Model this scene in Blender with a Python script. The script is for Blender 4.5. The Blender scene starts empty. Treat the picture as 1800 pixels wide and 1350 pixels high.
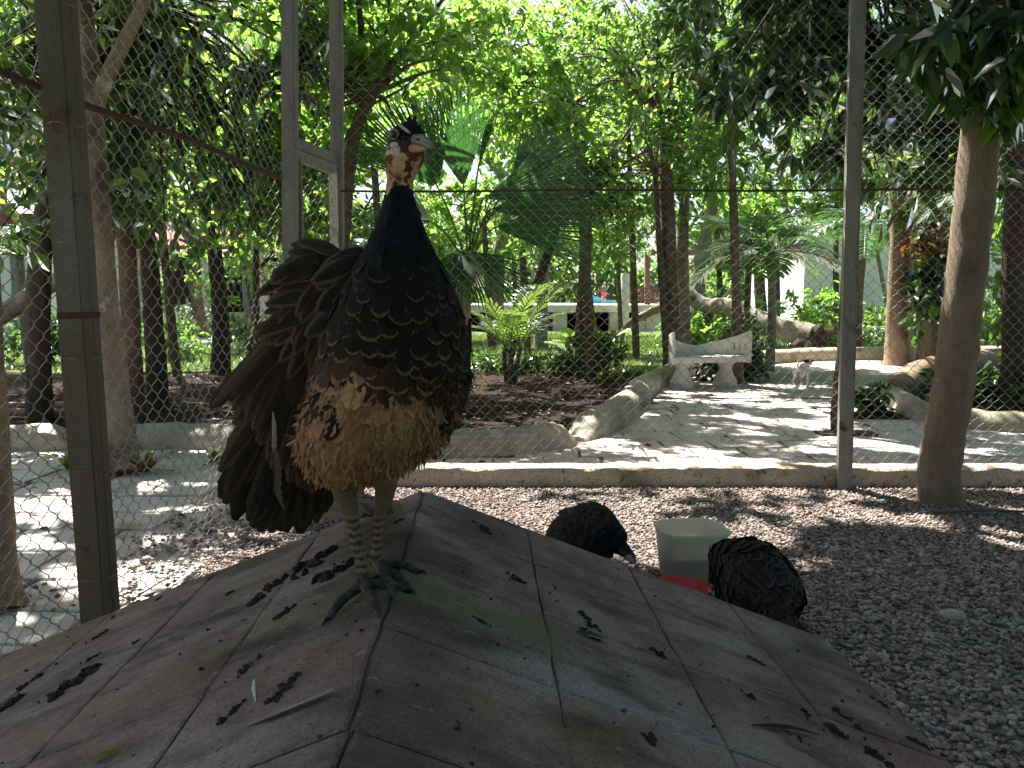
import bpy, bmesh, math, random
import numpy as np
from mathutils import Vector, Matrix

# ------------------------------------------------------------------ camera, sky, sun, exposure
scene = bpy.context.scene
C = scene.collection
FPX = 1386.0                                   # focal length in pixels of the 1800 x 1350 photograph
CAMH = 1.2
PITCH = math.atan(145.0 / FPX)
cam_d = bpy.data.cameras.new('camera'); cam = bpy.data.objects.new('camera', cam_d); C.objects.link(cam)
cam_d.sensor_width = 36.0; cam_d.lens = 36.0 * FPX / 1800.0
cam_d.clip_start = 0.02; cam_d.clip_end = 3000.0
cam.location = (0, 0, CAMH); cam.rotation_euler = (math.pi / 2 - PITCH, 0, 0)
scene.camera = cam

SUN_EL, SUN_AZ = math.radians(56), math.radians(30)      # azimuth from +Y towards -X
SUN = Vector((-math.sin(SUN_AZ) * math.cos(SUN_EL), math.cos(SUN_AZ) * math.cos(SUN_EL), math.sin(SUN_EL)))
world = bpy.data.worlds.new('World'); scene.world = world; world.use_nodes = True
wn = world.node_tree
wn.nodes.clear()
sky = wn.nodes.new('ShaderNodeTexSky'); sky.sky_type = 'NISHITA'; sky.sun_disc = False
sky.sun_elevation = SUN_EL; sky.sun_rotation = -SUN_AZ; sky.air_density = 1.0; sky.dust_density = 3.0
bg = wn.nodes.new('ShaderNodeBackground'); bg.inputs['Strength'].default_value = 0.06
wo = wn.nodes.new('ShaderNodeOutputWorld')
wn.links.new(sky.outputs[0], bg.inputs[0]); wn.links.new(bg.outputs[0], wo.inputs[0])
sun_d = bpy.data.lights.new('sun', 'SUN'); sun_d.energy = 5.0; sun_d.angle = math.radians(0.55); sun_d.color = (1.0, 0.95, 0.87)
sun = bpy.data.objects.new('sun', sun_d); C.objects.link(sun)
sun.rotation_euler = SUN.to_track_quat('Z', 'Y').to_euler(); sun.location = (0, 0, 30)
vs = scene.view_settings
vs.view_transform = 'Standard'; vs.look = 'None'; vs.gamma = 1.0; vs.use_curve_mapping = False
vs.exposure = 2.05
cy = scene.cycles
cy.max_bounces = 7; cy.diffuse_bounces = 4; cy.glossy_bounces = 2; cy.transmission_bounces = 4; cy.transparent_max_bounces = 4
cy.caustics_reflective = False; cy.caustics_refractive = False
cy.use_denoising = True
cy.sample_clamp_indirect = 6.0

# ------------------------------------------------------------------ pixel helpers (a pixel of the photograph gives a direction only)
_c, _s = math.cos(PITCH), math.sin(PITCH)
def D(u, v):
    a = (u - 900) / FPX; b = (675 - v) / FPX
    return Vector((a, _c + b * _s, -_s + b * _c))
CAM = Vector((0, 0, CAMH))
def G(u, v, z=0.0):                             # where the ray meets the level z
    d = D(u, v); return CAM + d * ((z - CAMH) / d.z)
def AY(u, v, y):                                # where the ray meets the vertical plane at depth y
    d = D(u, v); return CAM + d * (y / d.y)
def PX(p):                                      # back to a pixel
    x, y, z = p[0], p[1], p[2] - CAMH
    f = y * _c - z * _s; up = y * _s + z * _c
    return 900 + FPX * x / f, 675 - FPX * up / f
def MPP(y): return y / FPX                      # metres for one pixel at depth y
def lerp(a, b, t): return a + (b - a) * t

# ------------------------------------------------------------------ object helpers
def tag(o, label=None, cat=None, group=None, kind=None):
    if label: o['label'] = label
    if cat: o['category'] = cat
    if group: o['group'] = group
    if kind: o['kind'] = kind
    return o
def empty(name, loc=(0, 0, 0), label=None, cat=None, group=None):
    o = bpy.data.objects.new(name, None); C.objects.link(o); o.location = loc; o.empty_display_size = 0.1
    return tag(o, label, cat, group)
def link(name, me, mat=None, parent=None):
    o = bpy.data.objects.new(name, me); C.objects.link(o)
    if mat is not None and len(me.materials) == 0: me.materials.append(mat)
    if parent is not None:
        o.parent = parent
        o.matrix_parent_inverse = parent_world(parent).inverted()
    return o
def parent_world(p):
    m = Matrix.LocRotScale(p.location, p.rotation_euler, p.scale)
    if p.parent is not None: m = parent_world(p.parent) @ p.matrix_parent_inverse @ m
    return m
def np_mesh(name, V, F, smooth=False, uv=None, col=None, col2=None):
    """V (n,3), F (m,k) all faces of one size; uv (n,2) per vertex; col (n,3) per vertex"""
    V = np.asarray(V, dtype=np.float32); F = np.asarray(F, dtype=np.int32)
    me = bpy.data.meshes.new(name)
    n, (m, k) = len(V), F.shape
    me.vertices.add(n); me.vertices.foreach_set('co', V.ravel())
    me.loops.add(m * k); me.loops.foreach_set('vertex_index', F.ravel())
    me.polygons.add(m); me.polygons.foreach_set('loop_start', np.arange(0, m * k, k, dtype=np.int32))
    try: me.polygons.foreach_set('loop_total', np.full(m, k, dtype=np.int32))
    except Exception: pass
    me.polygons.foreach_set('use_smooth', np.full(m, bool(smooth)))
    if uv is not None:
        l = me.uv_layers.new(name='uv'); l.data.foreach_set('uv', np.asarray(uv, dtype=np.float32)[F.ravel()].ravel())
    for nm, c in (('col', col), ('fringe', col2)):
        if c is not None:
            at = me.attributes.new(nm, 'FLOAT_COLOR', 'POINT')
            cc = np.ones((n, 4), dtype=np.float32); cc[:, :3] = c; at.data.foreach_set('color', cc.ravel())
    me.update(calc_edges=True); me.validate()
    return me
class MB:
    """collects simple solids with faces of any size, then builds one mesh"""
    def __init__(s): s.v = []; s.f = []
    def add(s, vs_, fs):
        o = len(s.v); s.v += [tuple(p) for p in vs_]; s.f += [tuple(i + o for i in f) for f in fs]; return s
    def box(s, lo, hi, M=None):
        x0, y0, z0 = lo; x1, y1, z1 = hi
        p = [Vector(q) for q in ((x0,y0,z0),(x1,y0,z0),(x1,y1,z0),(x0,y1,z0),(x0,y0,z1),(x1,y0,z1),(x1,y1,z1),(x0,y1,z1))]
        if M is not None: p = [M @ q for q in p]
        return s.add(p, [(0,3,2,1),(4,5,6,7),(0,1,5,4),(1,2,6,5),(2,3,7,6),(3,0,4,7)])
    def beam(s, a, b, w, h, up=Vector((0, 0, 1))):
        a, b = Vector(a), Vector(b); d = (b - a); L = d.length; d.normalize()
        x = d.cross(up)
        if x.length < 1e-4: x = d.cross(Vector((0, 1, 0)))
        x.normalize(); z = x.cross(d)
        M = Matrix((x, d, z)).transposed().to_4x4(); M.translation = a
        return s.box((-w / 2, 0, -h / 2), (w / 2, L, h / 2), M)
    def tube(s, pts, rad, n=8, cap=True):
        V, F = tube_np(pts, rad, n, cap)
        return s.add([tuple(p) for p in V], [tuple(int(i) for i in f if i >= 0) for f in F])
    def lathe(s, prof, n=20, M=None):
        vs_, fs = [], []
        for r, z in prof:
            for k in range(n):
                a = 2 * math.pi * k / n; p = Vector((r * math.cos(a), r * math.sin(a), z)); vs_.append(M @ p if M is not None else p)
        for i in range(len(prof) - 1):
            for k in range(n):
                k2 = (k + 1) % n; fs.append((i*n+k, i*n+k2, (i+1)*n+k2, (i+1)*n+k))
        fs.append(tuple(reversed(range(n)))); fs.append(tuple(range((len(prof)-1)*n, len(prof)*n)))
        return s.add(vs_, fs)
    def prism(s, poly, z0, z1, M=None, ch=0.0):
        """polygon in xy extruded; ch = chamfer at the top"""
        n = len(poly); c = Vector((sum(p[0] for p in poly) / n, sum(p[1] for p in poly) / n))
        rings = [[Vector((p[0], p[1], z0)) for p in poly]]
        if ch > 0: rings.append([Vector((p[0], p[1], z1 - ch)) for p in poly])
        top = []
        for p in poly:
            d = Vector((p[0], p[1])) - c; L = d.length or 1; d = d * ((L - ch) / L) if ch > 0 else d
            top.append(Vector((c.x + d.x, c.y + d.y, z1)))
        rings.append(top)
        vs_ = [q for r in rings for q in r]
        if M is not None: vs_ = [M @ q for q in vs_]
        fs = [tuple(reversed(range(n)))]
        for i in range(len(rings) - 1):
            for k in range(n):
                k2 = (k + 1) % n; fs.append((i*n+k, i*n+k2, (i+1)*n+k2, (i+1)*n+k))
        fs.append(tuple(range((len(rings)-1)*n, len(rings)*n)))
        return s.add(vs_, fs)
    def mesh(s, name, smooth=False, bevel=0.0):
        me = bpy.data.meshes.new(name); me.from_pydata(s.v, [], s.f)
        bm = bmesh.new(); bm.from_mesh(me)
        bmesh.ops.recalc_face_normals(bm, faces=bm.faces)
        if bevel > 0:
            es = [e for e in bm.edges if len(e.link_faces) == 2 and e.calc_face_angle(0) > 0.6]
            bmesh.ops.bevel(bm, geom=es, offset=bevel, segments=2, affect='EDGES', profile=0.6)
        bm.to_mesh(me); bm.free()
        if smooth:
            me.polygons.foreach_set('use_smooth', np.full(len(me.polygons), True))
            try: me.set_sharp_from_angle(angle=math.radians(42))
            except Exception: pass
        me.update(); return me
    def build(s, name, mat, parent=None, smooth=False, bevel=0.0):
        return link(name, s.mesh(name, smooth, bevel), mat, parent)

def frames(P):
    T = np.gradient(P, axis=0); T /= np.linalg.norm(T, axis=1)[:, None] + 1e-9
    ref = np.array([0.0, 1.0, 0.0]) if abs(T[0][1]) < 0.9 else np.array([1.0, 0, 0])
    X = np.zeros_like(P); x = ref
    for i in range(len(P)):
        x = x - T[i] * np.dot(x, T[i]); x /= np.linalg.norm(x) + 1e-9; X[i] = x
    return T, X, np.cross(T, X)
def tube_np(pts, rad, n=8, cap=True, rough=0.0, seed=0):
    P = np.array([tuple(p) for p in pts], dtype=float); m = len(P)
    R = np.full(m, rad, dtype=float) if np.isscalar(rad) else np.asarray(rad, dtype=float)
    T, X, Yv = frames(P)
    a = np.arange(n) * 2 * math.pi / n
    rr = R[:, None] * np.ones(n)
    if rough: rr = rr * (1 + rough * np.random.default_rng(seed).normal(size=rr.shape))
    V = P[:, None, :] + rr[..., None] * (np.cos(a)[None, :, None] * X[:, None, :] + np.sin(a)[None, :, None] * Yv[:, None, :])
    V = V.reshape(-1, 3); F = []
    for i in range(m - 1):
        for k in range(n):
            k2 = (k + 1) % n; F.append((i*n+k, i*n+k2, (i+1)*n+k2, (i+1)*n+k))
    if cap:
        V = np.vstack([V, P[0], P[-1]]); c0, c1 = len(V) - 2, len(V) - 1
        for k in range(n):
            k2 = (k + 1) % n; F.append((c0, k2, k, k)); F.append((c1, (m-1)*n+k, (m-1)*n+k2, (m-1)*n+k2))
        F = [f if f[2] != f[3] else (f[0], f[1], f[2], -1) for f in F]
    return V, F
def curve_pts(ctrl, per=6):
    """Catmull-Rom through control points"""
    P = [np.array(tuple(p), dtype=float) for p in ctrl]
    if len(P) == 2: return [P[0] + (P[1] - P[0]) * t for t in np.linspace(0, 1, per + 1)]
    Q = [2 * P[0] - P[1]] + P + [2 * P[-1] - P[-2]]; out = []
    for i in range(1, len(Q) - 2):
        p0, p1, p2, p3 = Q[i-1], Q[i], Q[i+1], Q[i+2]
        for k in range(per):
            t = k / per
            out.append(0.5 * ((2*p1) + (-p0+p2)*t + (2*p0-5*p1+4*p2-p3)*t*t + (-p0+3*p1-3*p2+p3)*t**3))
    out.append(P[-1]); return out
def remeshed(name, parts, voxel, smooth_it=4):
    """parts: list of (V, F) closed shells -> one continuous mesh"""
    mb = MB()
    for V, F in parts: mb.add([tuple(p) for p in V], [tuple(int(i) for i in f if i >= 0) for f in F])
    me = mb.mesh(name + '_src'); o = bpy.data.objects.new('src', me); C.objects.link(o)
    r = o.modifiers.new('r', 'REMESH'); r.mode = 'VOXEL'; r.voxel_size = voxel
    sm = o.modifiers.new('s', 'SMOOTH'); sm.iterations = smooth_it; sm.factor = 0.5
    dg = bpy.context.evaluated_depsgraph_get(); dg.update()
    out = bpy.data.meshes.new_from_object(o.evaluated_get(dg)); out.name = name
    bpy.data.objects.remove(o); bpy.data.meshes.remove(me)
    out.polygons.foreach_set('use_smooth', np.full(len(out.polygons), True))
    return out
def capsule(p0, r0, p1, r1, n=14):
    p0, p1 = np.array(tuple(p0), float), np.array(tuple(p1), float); d = p1 - p0; L = np.linalg.norm(d) + 1e-9; d /= L
    pts, rs = [], []
    for a in np.linspace(-math.pi / 2 + .15, 0, 4): pts.append(p0 + d * r0 * math.sin(a)); rs.append(r0 * math.cos(a))
    for a in np.linspace(0, math.pi / 2 - .15, 4): pts.append(p1 + d * r1 * math.sin(a)); rs.append(r1 * math.cos(a))
    return tube_np(pts, rs, n, True)
def ellipsoid(c, r, M=None, n=18, m=12):
    V, F = [], []
    for i in range(m + 1):
        ph = math.pi * min(max(i / m, .01), .99)
        for k in range(n):
            a = 2 * math.pi * k / n; q = Vector((r[0]*math.sin(ph)*math.cos(a), r[1]*math.sin(ph)*math.sin(a), r[2]*math.cos(ph)))
            if M is not None: q = M @ q
            V.append((c[0]+q.x, c[1]+q.y, c[2]+q.z))
    for i in range(m):
        for k in range(n):
            k2 = (k + 1) % n; F.append((i*n+k, i*n+k2, (i+1)*n+k2, (i+1)*n+k))
    F.append(tuple(range(n))); F.append(tuple(reversed(range(m*n, (m+1)*n))))
    return np.array(V), F
def set_col(me, fn, name='col'):
    n = len(me.vertices); co = np.empty(n * 3, dtype=np.float32); me.vertices.foreach_get('co', co); co = co.reshape(-1, 3)
    c = np.ones((n, 4), dtype=np.float32); c[:, :3] = fn(co)
    at = me.attributes.new(name, 'FLOAT_COLOR', 'POINT'); at.data.foreach_set('color', c.ravel())
def vnoise(p, s, seed=0):
    """cheap smooth value noise in numpy, 0..1"""
    q = np.asarray(p, dtype=float) * s + seed * 17.31
    return 0.5 + 0.25 * (np.sin(q[:, 0] * 1.7 + 1.3 * np.sin(q[:, 1] * 1.1 + q[:, 2])) + np.sin(q[:, 1] * 2.1 + 1.7 * np.sin(q[:, 2] * 1.3 + q[:, 0] * .7)) * .6 + np.sin(q[:, 2] * 2.9 + q[:, 0] * 1.9 + 2 * np.sin(q[:, 1] * 1.9)) * .4)

# ------------------------------------------------------------------ materials
def nmat(name):
    m = bpy.data.materials.new(name); m.use_nodes = True; nt = m.node_tree; nt.nodes.clear()
    out = nt.nodes.new('ShaderNodeOutputMaterial')
    return m, nt, out
def nd(nt, t, **kw):
    n = nt.nodes.new(t)
    for k, v in kw.items():
        if k in n.inputs: n.inputs[k].default_value = v
        else: setattr(n, k, v)
    return n
def c4(c): return (c[0], c[1], c[2], 1.0)
def noise(nt, vec, scale, detail=5, rough=.6, stretch=None):
    n = nd(nt, 'ShaderNodeTexNoise'); n.inputs['Scale'].default_value = scale; n.inputs['Detail'].default_value = detail; n.inputs['Roughness'].default_value = rough
    if stretch:
        mp = nd(nt, 'ShaderNodeMapping'); mp.inputs['Scale'].default_value = stretch; nt.links.new(vec, mp.inputs[0]); vec = mp.outputs[0]
    nt.links.new(vec, n.inputs['Vector']); return n.outputs['Fac']
def ramp(nt, fac, stops):
    r = nd(nt, 'ShaderNodeValToRGB'); e = r.color_ramp.elements
    while len(e) < len(stops): e.new(0.5)
    for el, (p, c) in zip(e, stops): el.position = p; el.color = c4(c) if len(c) == 3 else c
    nt.links.new(fac, r.inputs[0]); return r.outputs[0]
def mixc(nt, fac, a, b, mode='MIX'):
    m = nd(nt, 'ShaderNodeMix', data_type='RGBA', blend_type=mode)
    for s_, v_ in ((m.inputs[0], fac), (m.inputs[6], a), (m.inputs[7], b)):
        if hasattr(v_, 'links'): nt.links.new(v_, s_)
        elif isinstance(v_, (int, float)): s_.default_value = v_
        else: s_.default_value = c4(v_)
    return m.outputs[2]
def surf(name, stops, scale=4.0, rough=.85, spec=.3, bump=.3, bump_scale=40.0, stretch=None, patches=(), bump_dist=.01, metal=0.0):
    """principled surface: colour from noise, optional patches (colour, noise scale, lo, hi[, stretch])"""
    m, nt, out = nmat(name)
    pos = nd(nt, 'ShaderNodeNewGeometry').outputs['Position']
    col = ramp(nt, noise(nt, pos, scale, 6, .65, stretch), stops)
    for k, pt in enumerate(patches):
        f = ramp(nt, noise(nt, pos, pt[1], 5, .6, pt[4] if len(pt) > 4 else None), [(pt[2], (0, 0, 0)), (pt[3], (1, 1, 1))])
        col = mixc(nt, f, col, pt[0])
    if bump > .25:                                    # fine mineral or bark grain
        col = mixc(nt, 1.0, col, ramp(nt, noise(nt, pos, bump_scale * 2.6, 4, .75), [(.3, (.52, .52, .52)), (.52, (1, 1, 1)), (.74, (1.42, 1.42, 1.42))]), 'MULTIPLY')
    b = nd(nt, 'ShaderNodeBsdfPrincipled'); b.inputs['Roughness'].default_value = rough; b.inputs['Specular IOR Level'].default_value = spec; b.inputs['Metallic'].default_value = metal
    nt.links.new(col, b.inputs['Base Color'])
    if bump:
        bp = nd(nt, 'ShaderNodeBump'); bp.inputs['Strength'].default_value = bump; bp.inputs['Distance'].default_value = bump_dist
        nt.links.new(noise(nt, pos, bump_scale, 6, .7, stretch), bp.inputs['Height']); nt.links.new(bp.outputs[0], b.inputs['Normal'])
    nt.links.new(b.outputs[0], out.inputs[0]); return m
def leafmat(name, stops, trans, mixf=.45, gloss=.12, rough=.35):
    """leaf: diffuse front, light shining through, a waxy sheen; colour differs from leaf to leaf"""
    m, nt, out = nmat(name)
    g = nd(nt, 'ShaderNodeNewGeometry')
    col = ramp(nt, g.outputs['Random Per Island'], stops)
    tcol = mixc(nt, g.outputs['Random Per Island'], trans[0], trans[1])
    d = nd(nt, 'ShaderNodeBsdfDiffuse'); nt.links.new(col, d.inputs[0])
    t = nd(nt, 'ShaderNodeBsdfTranslucent'); nt.links.new(tcol, t.inputs[0])
    mx = nd(nt, 'ShaderNodeMixShader'); mx.inputs[0].default_value = mixf
    nt.links.new(d.outputs[0], mx.inputs[1]); nt.links.new(t.outputs[0], mx.inputs[2])
    gl = nd(nt, 'ShaderNodeBsdfGlossy'); gl.inputs['Roughness'].default_value = rough; gl.inputs[0].default_value = (.9, .95, 1, 1)
    fr = nd(nt, 'ShaderNodeLayerWeight'); fr.inputs[0].default_value = .25
    mu = nd(nt, 'ShaderNodeMath', operation='MULTIPLY'); mu.inputs[1].default_value = gloss * 3; nt.links.new(fr.outputs['Fresnel'], mu.inputs[0])
    m2 = nd(nt, 'ShaderNodeMixShader'); nt.links.new(mu.outputs[0], m2.inputs[0]); nt.links.new(mx.outputs[0], m2.inputs[1]); nt.links.new(gl.outputs[0], m2.inputs[2])
    nt.links.new(m2.outputs[0], out.inputs[0]); return m
def colmat(name, rough=.8, spec=.25, fringe=False, bump=.2, sheen=0.0, nscale=160.0, stretch=None):
    """colour from the mesh's own colour attribute (plumage, coat, clothing), optional pale feather fringe along the tip"""
    m, nt, out = nmat(name)
    pos = nd(nt, 'ShaderNodeNewGeometry').outputs['Position']
    a = nd(nt, 'ShaderNodeAttribute', attribute_name='col'); col = a.outputs['Color']
    if fringe:
        f = nd(nt, 'ShaderNodeAttribute', attribute_name='fringe')
        uv = nd(nt, 'ShaderNodeUVMap', uv_map='uv')
        ln = nd(nt, 'ShaderNodeVectorMath', operation='LENGTH'); nt.links.new(uv.outputs[0], ln.inputs[0])
        nz = noise(nt, pos, 220, 2)
        ad = nd(nt, 'ShaderNodeMath', operation='MULTIPLY_ADD'); nt.links.new(nz, ad.inputs[0]); ad.inputs[1].default_value = .3; nt.links.new(ln.outputs['Value'], ad.inputs[2])
        msk = ramp(nt, ad.outputs[0], [(.96, (0, 0, 0)), (1.14, (1, 1, 1))])
        col = mixc(nt, msk, col, f.outputs['Color'])
        sp = nd(nt, 'ShaderNodeSeparateXYZ'); nt.links.new(uv.outputs[0], sp.inputs[0])
        ab = nd(nt, 'ShaderNodeMath', operation='ABSOLUTE'); nt.links.new(sp.outputs[0], ab.inputs[0])
        bw_ = nd(nt, 'ShaderNodeMath', operation='MULTIPLY_ADD'); nt.links.new(ab.outputs[0], bw_.inputs[0]); bw_.inputs[1].default_value = -.55; nt.links.new(sp.outputs[1], bw_.inputs[2])
        rnd = nd(nt, 'ShaderNodeNewGeometry').outputs['Random Per Island']
        cx3 = nd(nt, 'ShaderNodeCombineXYZ'); nt.links.new(bw_.outputs[0], cx3.inputs[0]); nt.links.new(rnd, cx3.inputs[1])
        barb = noise(nt, cx3.outputs[0], 45, 2, .6)
        col = mixc(nt, 1.0, col, ramp(nt, barb, [(.3, (.55, .55, .55)), (.7, (1.3, 1.3, 1.3))]), 'MULTIPLY')
        dk = ramp(nt, ab.outputs[0], [(.0, (.45, .45, .45)), (.07, (1, 1, 1))]); col = mixc(nt, 1.0, col, dk, 'MULTIPLY')
    n2 = ramp(nt, noise(nt, pos, nscale, 3, .6, stretch), [(.25, (.6, .6, .6)), (.75, (1.25, 1.25, 1.25))])
    col = mixc(nt, 1.0, col, n2, 'MULTIPLY')
    b = nd(nt, 'ShaderNodeBsdfPrincipled'); b.inputs['Roughness'].default_value = rough; b.inputs['Specular IOR Level'].default_value = spec
    if sheen: b.inputs['Sheen Weight'].default_value = sheen
    nt.links.new(col, b.inputs['Base Color'])
    if bump:
        bp = nd(nt, 'ShaderNodeBump'); bp.inputs['Strength'].default_value = bump; bp.inputs['Distance'].default_value = .004
        nt.links.new(noise(nt, pos, nscale, 4, .6, stretch), bp.inputs['Height']); nt.links.new(bp.outputs[0], b.inputs['Normal'])
    nt.links.new(b.outputs[0], out.inputs[0]); return m
def flat(name, col, rough=.6, spec=.4, var=.15, scale=30, metal=0, bump=0.0):
    return surf(name, [(.25, tuple(x * (1 - var) for x in col)), (.75, tuple(min(1, x * (1 + var)) for x in col))], scale, rough, spec, bump, scale * 3, metal=metal)

M = {}
M['gravel_bed'] = surf('gravel_bed', [(.2, (.10, .09, .08)), (.8, (.24, .22, .2))], 40, .95, .1, .6, 160)
def gravel_mat():
    m, nt, out = nmat('gravel_stone'); g = nd(nt, 'ShaderNodeNewGeometry')
    c = ramp(nt, g.outputs['Random Per Island'], [(0, (.07, .052, .043)), (.2, (.18, .142, .12)), (.5, (.29, .235, .205)), (.8, (.46, .385, .345)), (1, (.24, .16, .12))])
    c = mixc(nt, 1.0, c, ramp(nt, noise(nt, g.outputs['Position'], 90, 3), [(.3, (.75, .75, .75)), (.7, (1.1, 1.1, 1.1))]), 'MULTIPLY')
    b = nd(nt, 'ShaderNodeBsdfPrincipled', Roughness=.85); nt.links.new(c, b.inputs['Base Color']); nt.links.new(b.outputs[0], out.inputs[0]); return m
M['gravel'] = gravel_mat()
M['path'] = surf('path_concrete', [(.2, (.36, .32, .29)), (.8, (.52, .48, .44))], 6, .9, .2, .5, 60)
M['joint'] = surf('joint_dirt', [(.2, (.07, .058, .046)), (.8, (.17, .145, .12))], 25, .95, .1, .6, 120)
M['slab'] = surf('path_slab', [(.25, (.44, .39, .36)), (.5, (.56, .51, .47)), (.8, (.64, .59, .55))], 5, .75, .35, .5, 45, patches=[((.30, .26, .23), 2.1, .56, .72), ((.18, .16, .14), 26, .66, .74)])
M['kerb'] = surf('kerb_concrete', [(.2, (.38, .30, .225)), (.6, (.56, .46, .36)), (.85, (.68, .59, .49))], 6, .9, .2, 1.0, 45, patches=[((.20, .17, .10), 3.0, .54, .70), ((.15, .11, .075), 16, .60, .70), ((.09, .07, .05), 50, .63, .68)])
M['border'] = surf('border_concrete', [(.2, (.30, .27, .21)), (.7, (.52, .47, .38))], 4, .9, .2, .7, 35, patches=[((.13, .15, .07), 1.7, .5, .7), ((.10, .09, .07), 14, .66, .75)])
M['soil'] = surf('mulch_soil', [(.2, (.018, .012, .010)), (.6, (.045, .030, .024)), (.9, (.10, .07, .055))], 22, .95, .1, .9, 70, bump_dist=.03)
M['lawn'] = surf('lawn_ground', [(.2, (.05, .085, .025)), (.6, (.09, .14, .04)), (.9, (.14, .17, .06))], 3, .95, .1, .6, 60, patches=[((.16, .12, .07), .9, .62, .72)])
M['roof_slab'] = surf('roof_concrete', [(.2, (.12, .112, .10)), (.55, (.22, .205, .185)), (.85, (.33, .31, .285))], 11, .85, .3, .8, 70, patches=[((.05, .043, .038), 7, .56, .70), ((.10, .085, .075), 2.5, .5, .7), ((.025, .022, .02), 60, .66, .72)])
M['roof_tile'] = surf('roof_painted_tile', [(.2, (.125, .088, .08)), (.5, (.225, .165, .152)), (.8, (.34, .275, .255))], 9, .8, .3, .8, 75,
                      patches=[((.19, .095, .078), 2.6, .53, .72, (.7, 1.2, 1)), ((.14, .15, .075), 1.3, .58, .76), ((.29, .245, .23), 3.3, .50, .66, (.6, 1.2, 1)), ((.065, .05, .042), 7.0, .50, .70, (.6, 1.3, 1)), ((.07, .054, .045), 1.9, .53, .72), ((.34, .325, .30), 34, .64, .76, (.55, 1.5, 1)), ((.025, .02, .017), 55, .64, .70)])
M['droppings'] = surf('dropping', [(.3, (.018, .015, .012)), (.8, (.06, .05, .042))], 60, .8, .3, .8, 200, patches=[((.35, .36, .36), 45, .66, .72)])
M['post'] = surf('weathered_post', [(.2, (.15, .14, .125)), (.6, (.27, .255, .235)), (.9, (.38, .36, .33))], 5, .65, .4, .3, 60, stretch=(3, 3, .6), patches=[((.10, .045, .022), 2.4, .62, .72), ((.05, .025, .015), 7, .68, .74)])
M['rust'] = surf('rusty_steel', [(.2, (.075, .062, .052)), (.5, (.135, .105, .08)), (.8, (.22, .115, .05))], 3, .7, .4, .4, 70, stretch=(2, 2, .5), patches=[((.15, .14, .125), 1.6, .46, .58), ((.045, .03, .022), 6, .66, .75)])
M['rail'] = surf('rusty_rail', [(.3, (.05, .03, .025)), (.8, (.12, .07, .055))], 30, .8, .3, .5, 120)
M['wire'] = surf('galvanised_wire', [(.3, (.15, .135, .115)), (.8, (.36, .33, .295))], 9, .42, .5, 0, metal=.4)
M['white_paint'] = surf('chipped_white_paint', [(.3, (.55, .52, .46)), (.8, (.72, .69, .63))], 8, .6, .4, .3, 60, patches=[((.13, .05, .025), 5, .6, .66)])
M['bench'] = surf('white_concrete', [(.3, (.62, .59, .54)), (.8, (.80, .77, .72))], 5, .75, .3, .3, 60, patches=[((.45, .38, .3), 3, .64, .75)])
M['bark_mottled'] = surf('mottled_bark', [(.25, (.13, .095, .07)), (.5, (.26, .2, .15)), (.8, (.40, .35, .28))], 3, .9, .2, .8, 40, stretch=(2, 2, .7), patches=[((.55, .53, .48), 4, .60, .68), ((.09, .065, .05), 1.2, .55, .66)])
M['bark_brown'] = surf('brown_bark', [(.25, (.07, .052, .04)), (.7, (.19, .145, .11))], 8, .9, .2, .9, 45, stretch=(2, 2, .35), patches=[((.3, .28, .24), 6, .68, .74)])
M['bark_dark'] = surf('dark_bark', [(.25, (.032, .026, .021)), (.7, (.09, .074, .06))], 8, .9, .2, .9, 45, stretch=(2, 2, .35))
M['bark_grey'] = surf('grey_bark', [(.25, (.15, .13, .105)), (.7, (.34, .31, .26))], 7, .9, .2, .8, 45, stretch=(1.5, 1.5, .8), patches=[((.09, .08, .06), 3, .6, .7)])
M['bark_tan'] = surf('tan_bark', [(.25, (.19, .13, .085)), (.7, (.34, .25, .17))], 6, .85, .25, .7, 45, stretch=(2, 2, .6), patches=[((.12, .085, .06), 2, .58, .7)])
M['bark_pen'] = surf('smooth_brown_bark', [(.2, (.15, .112, .08)), (.6, (.27, .205, .148)), (.9, (.38, .30, .225))], 6, .8, .3, 1.0, 50, stretch=(2, 2, .6), patches=[((.11, .075, .05), 1.6, .58, .7), ((.42, .36, .28), 9, .68, .74)])
M['leaf_bright'] = leafmat('leaf_bright', [(0, (.04, .09, .012)), (.5, (.07, .14, .02)), (1, (.12, .19, .03))], ((.20, .52, .06), (.50, .72, .12)), .64)
M['leaf_mid'] = leafmat('leaf_mid', [(0, (.022, .055, .012)), (.5, (.045, .095, .02)), (1, (.085, .13, .028))], ((.13, .36, .05), (.38, .56, .09)), .56, .3)
M['leaf_dark'] = leafmat('leaf_dark', [(0, (.014, .034, .012)), (.6, (.028, .06, .02)), (1, (.055, .095, .028))], ((.06, .19, .03), (.20, .36, .05)), .45, .35, .28)
M['leaf_palm'] = leafmat('leaf_palm', [(0, (.025, .08, .022)), (.6, (.045, .12, .03)), (1, (.075, .16, .035))], ((.09, .30, .04), (.22, .46, .06)), .55, .25)
M['leaf_fan'] = leafmat('leaf_fan', [(0, (.016, .05, .022)), (.5, (.028, .08, .03)), (1, (.05, .12, .035))], ((.05, .20, .04), (.10, .30, .05)), .45, .3, .4)
M['leaf_palm_bright'] = leafmat('leaf_palm_bright', [(0, (.05, .11, .02)), (1, (.11, .18, .03))], ((.18, .36, .05), (.32, .46, .07)), .5)
M['leaf_yellow'] = leafmat('leaf_yellow', [(0, (.12, .16, .02)), (1, (.24, .24, .04))], ((.3, .36, .04), (.4, .4, .05)), .45)
M['leaf_red'] = leafmat('leaf_red', [(0, (.20, .03, .03)), (.4, (.06, .07, .02)), (1, (.28, .20, .04))], ((.3, .06, .04), (.34, .25, .05)), .4)
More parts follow.
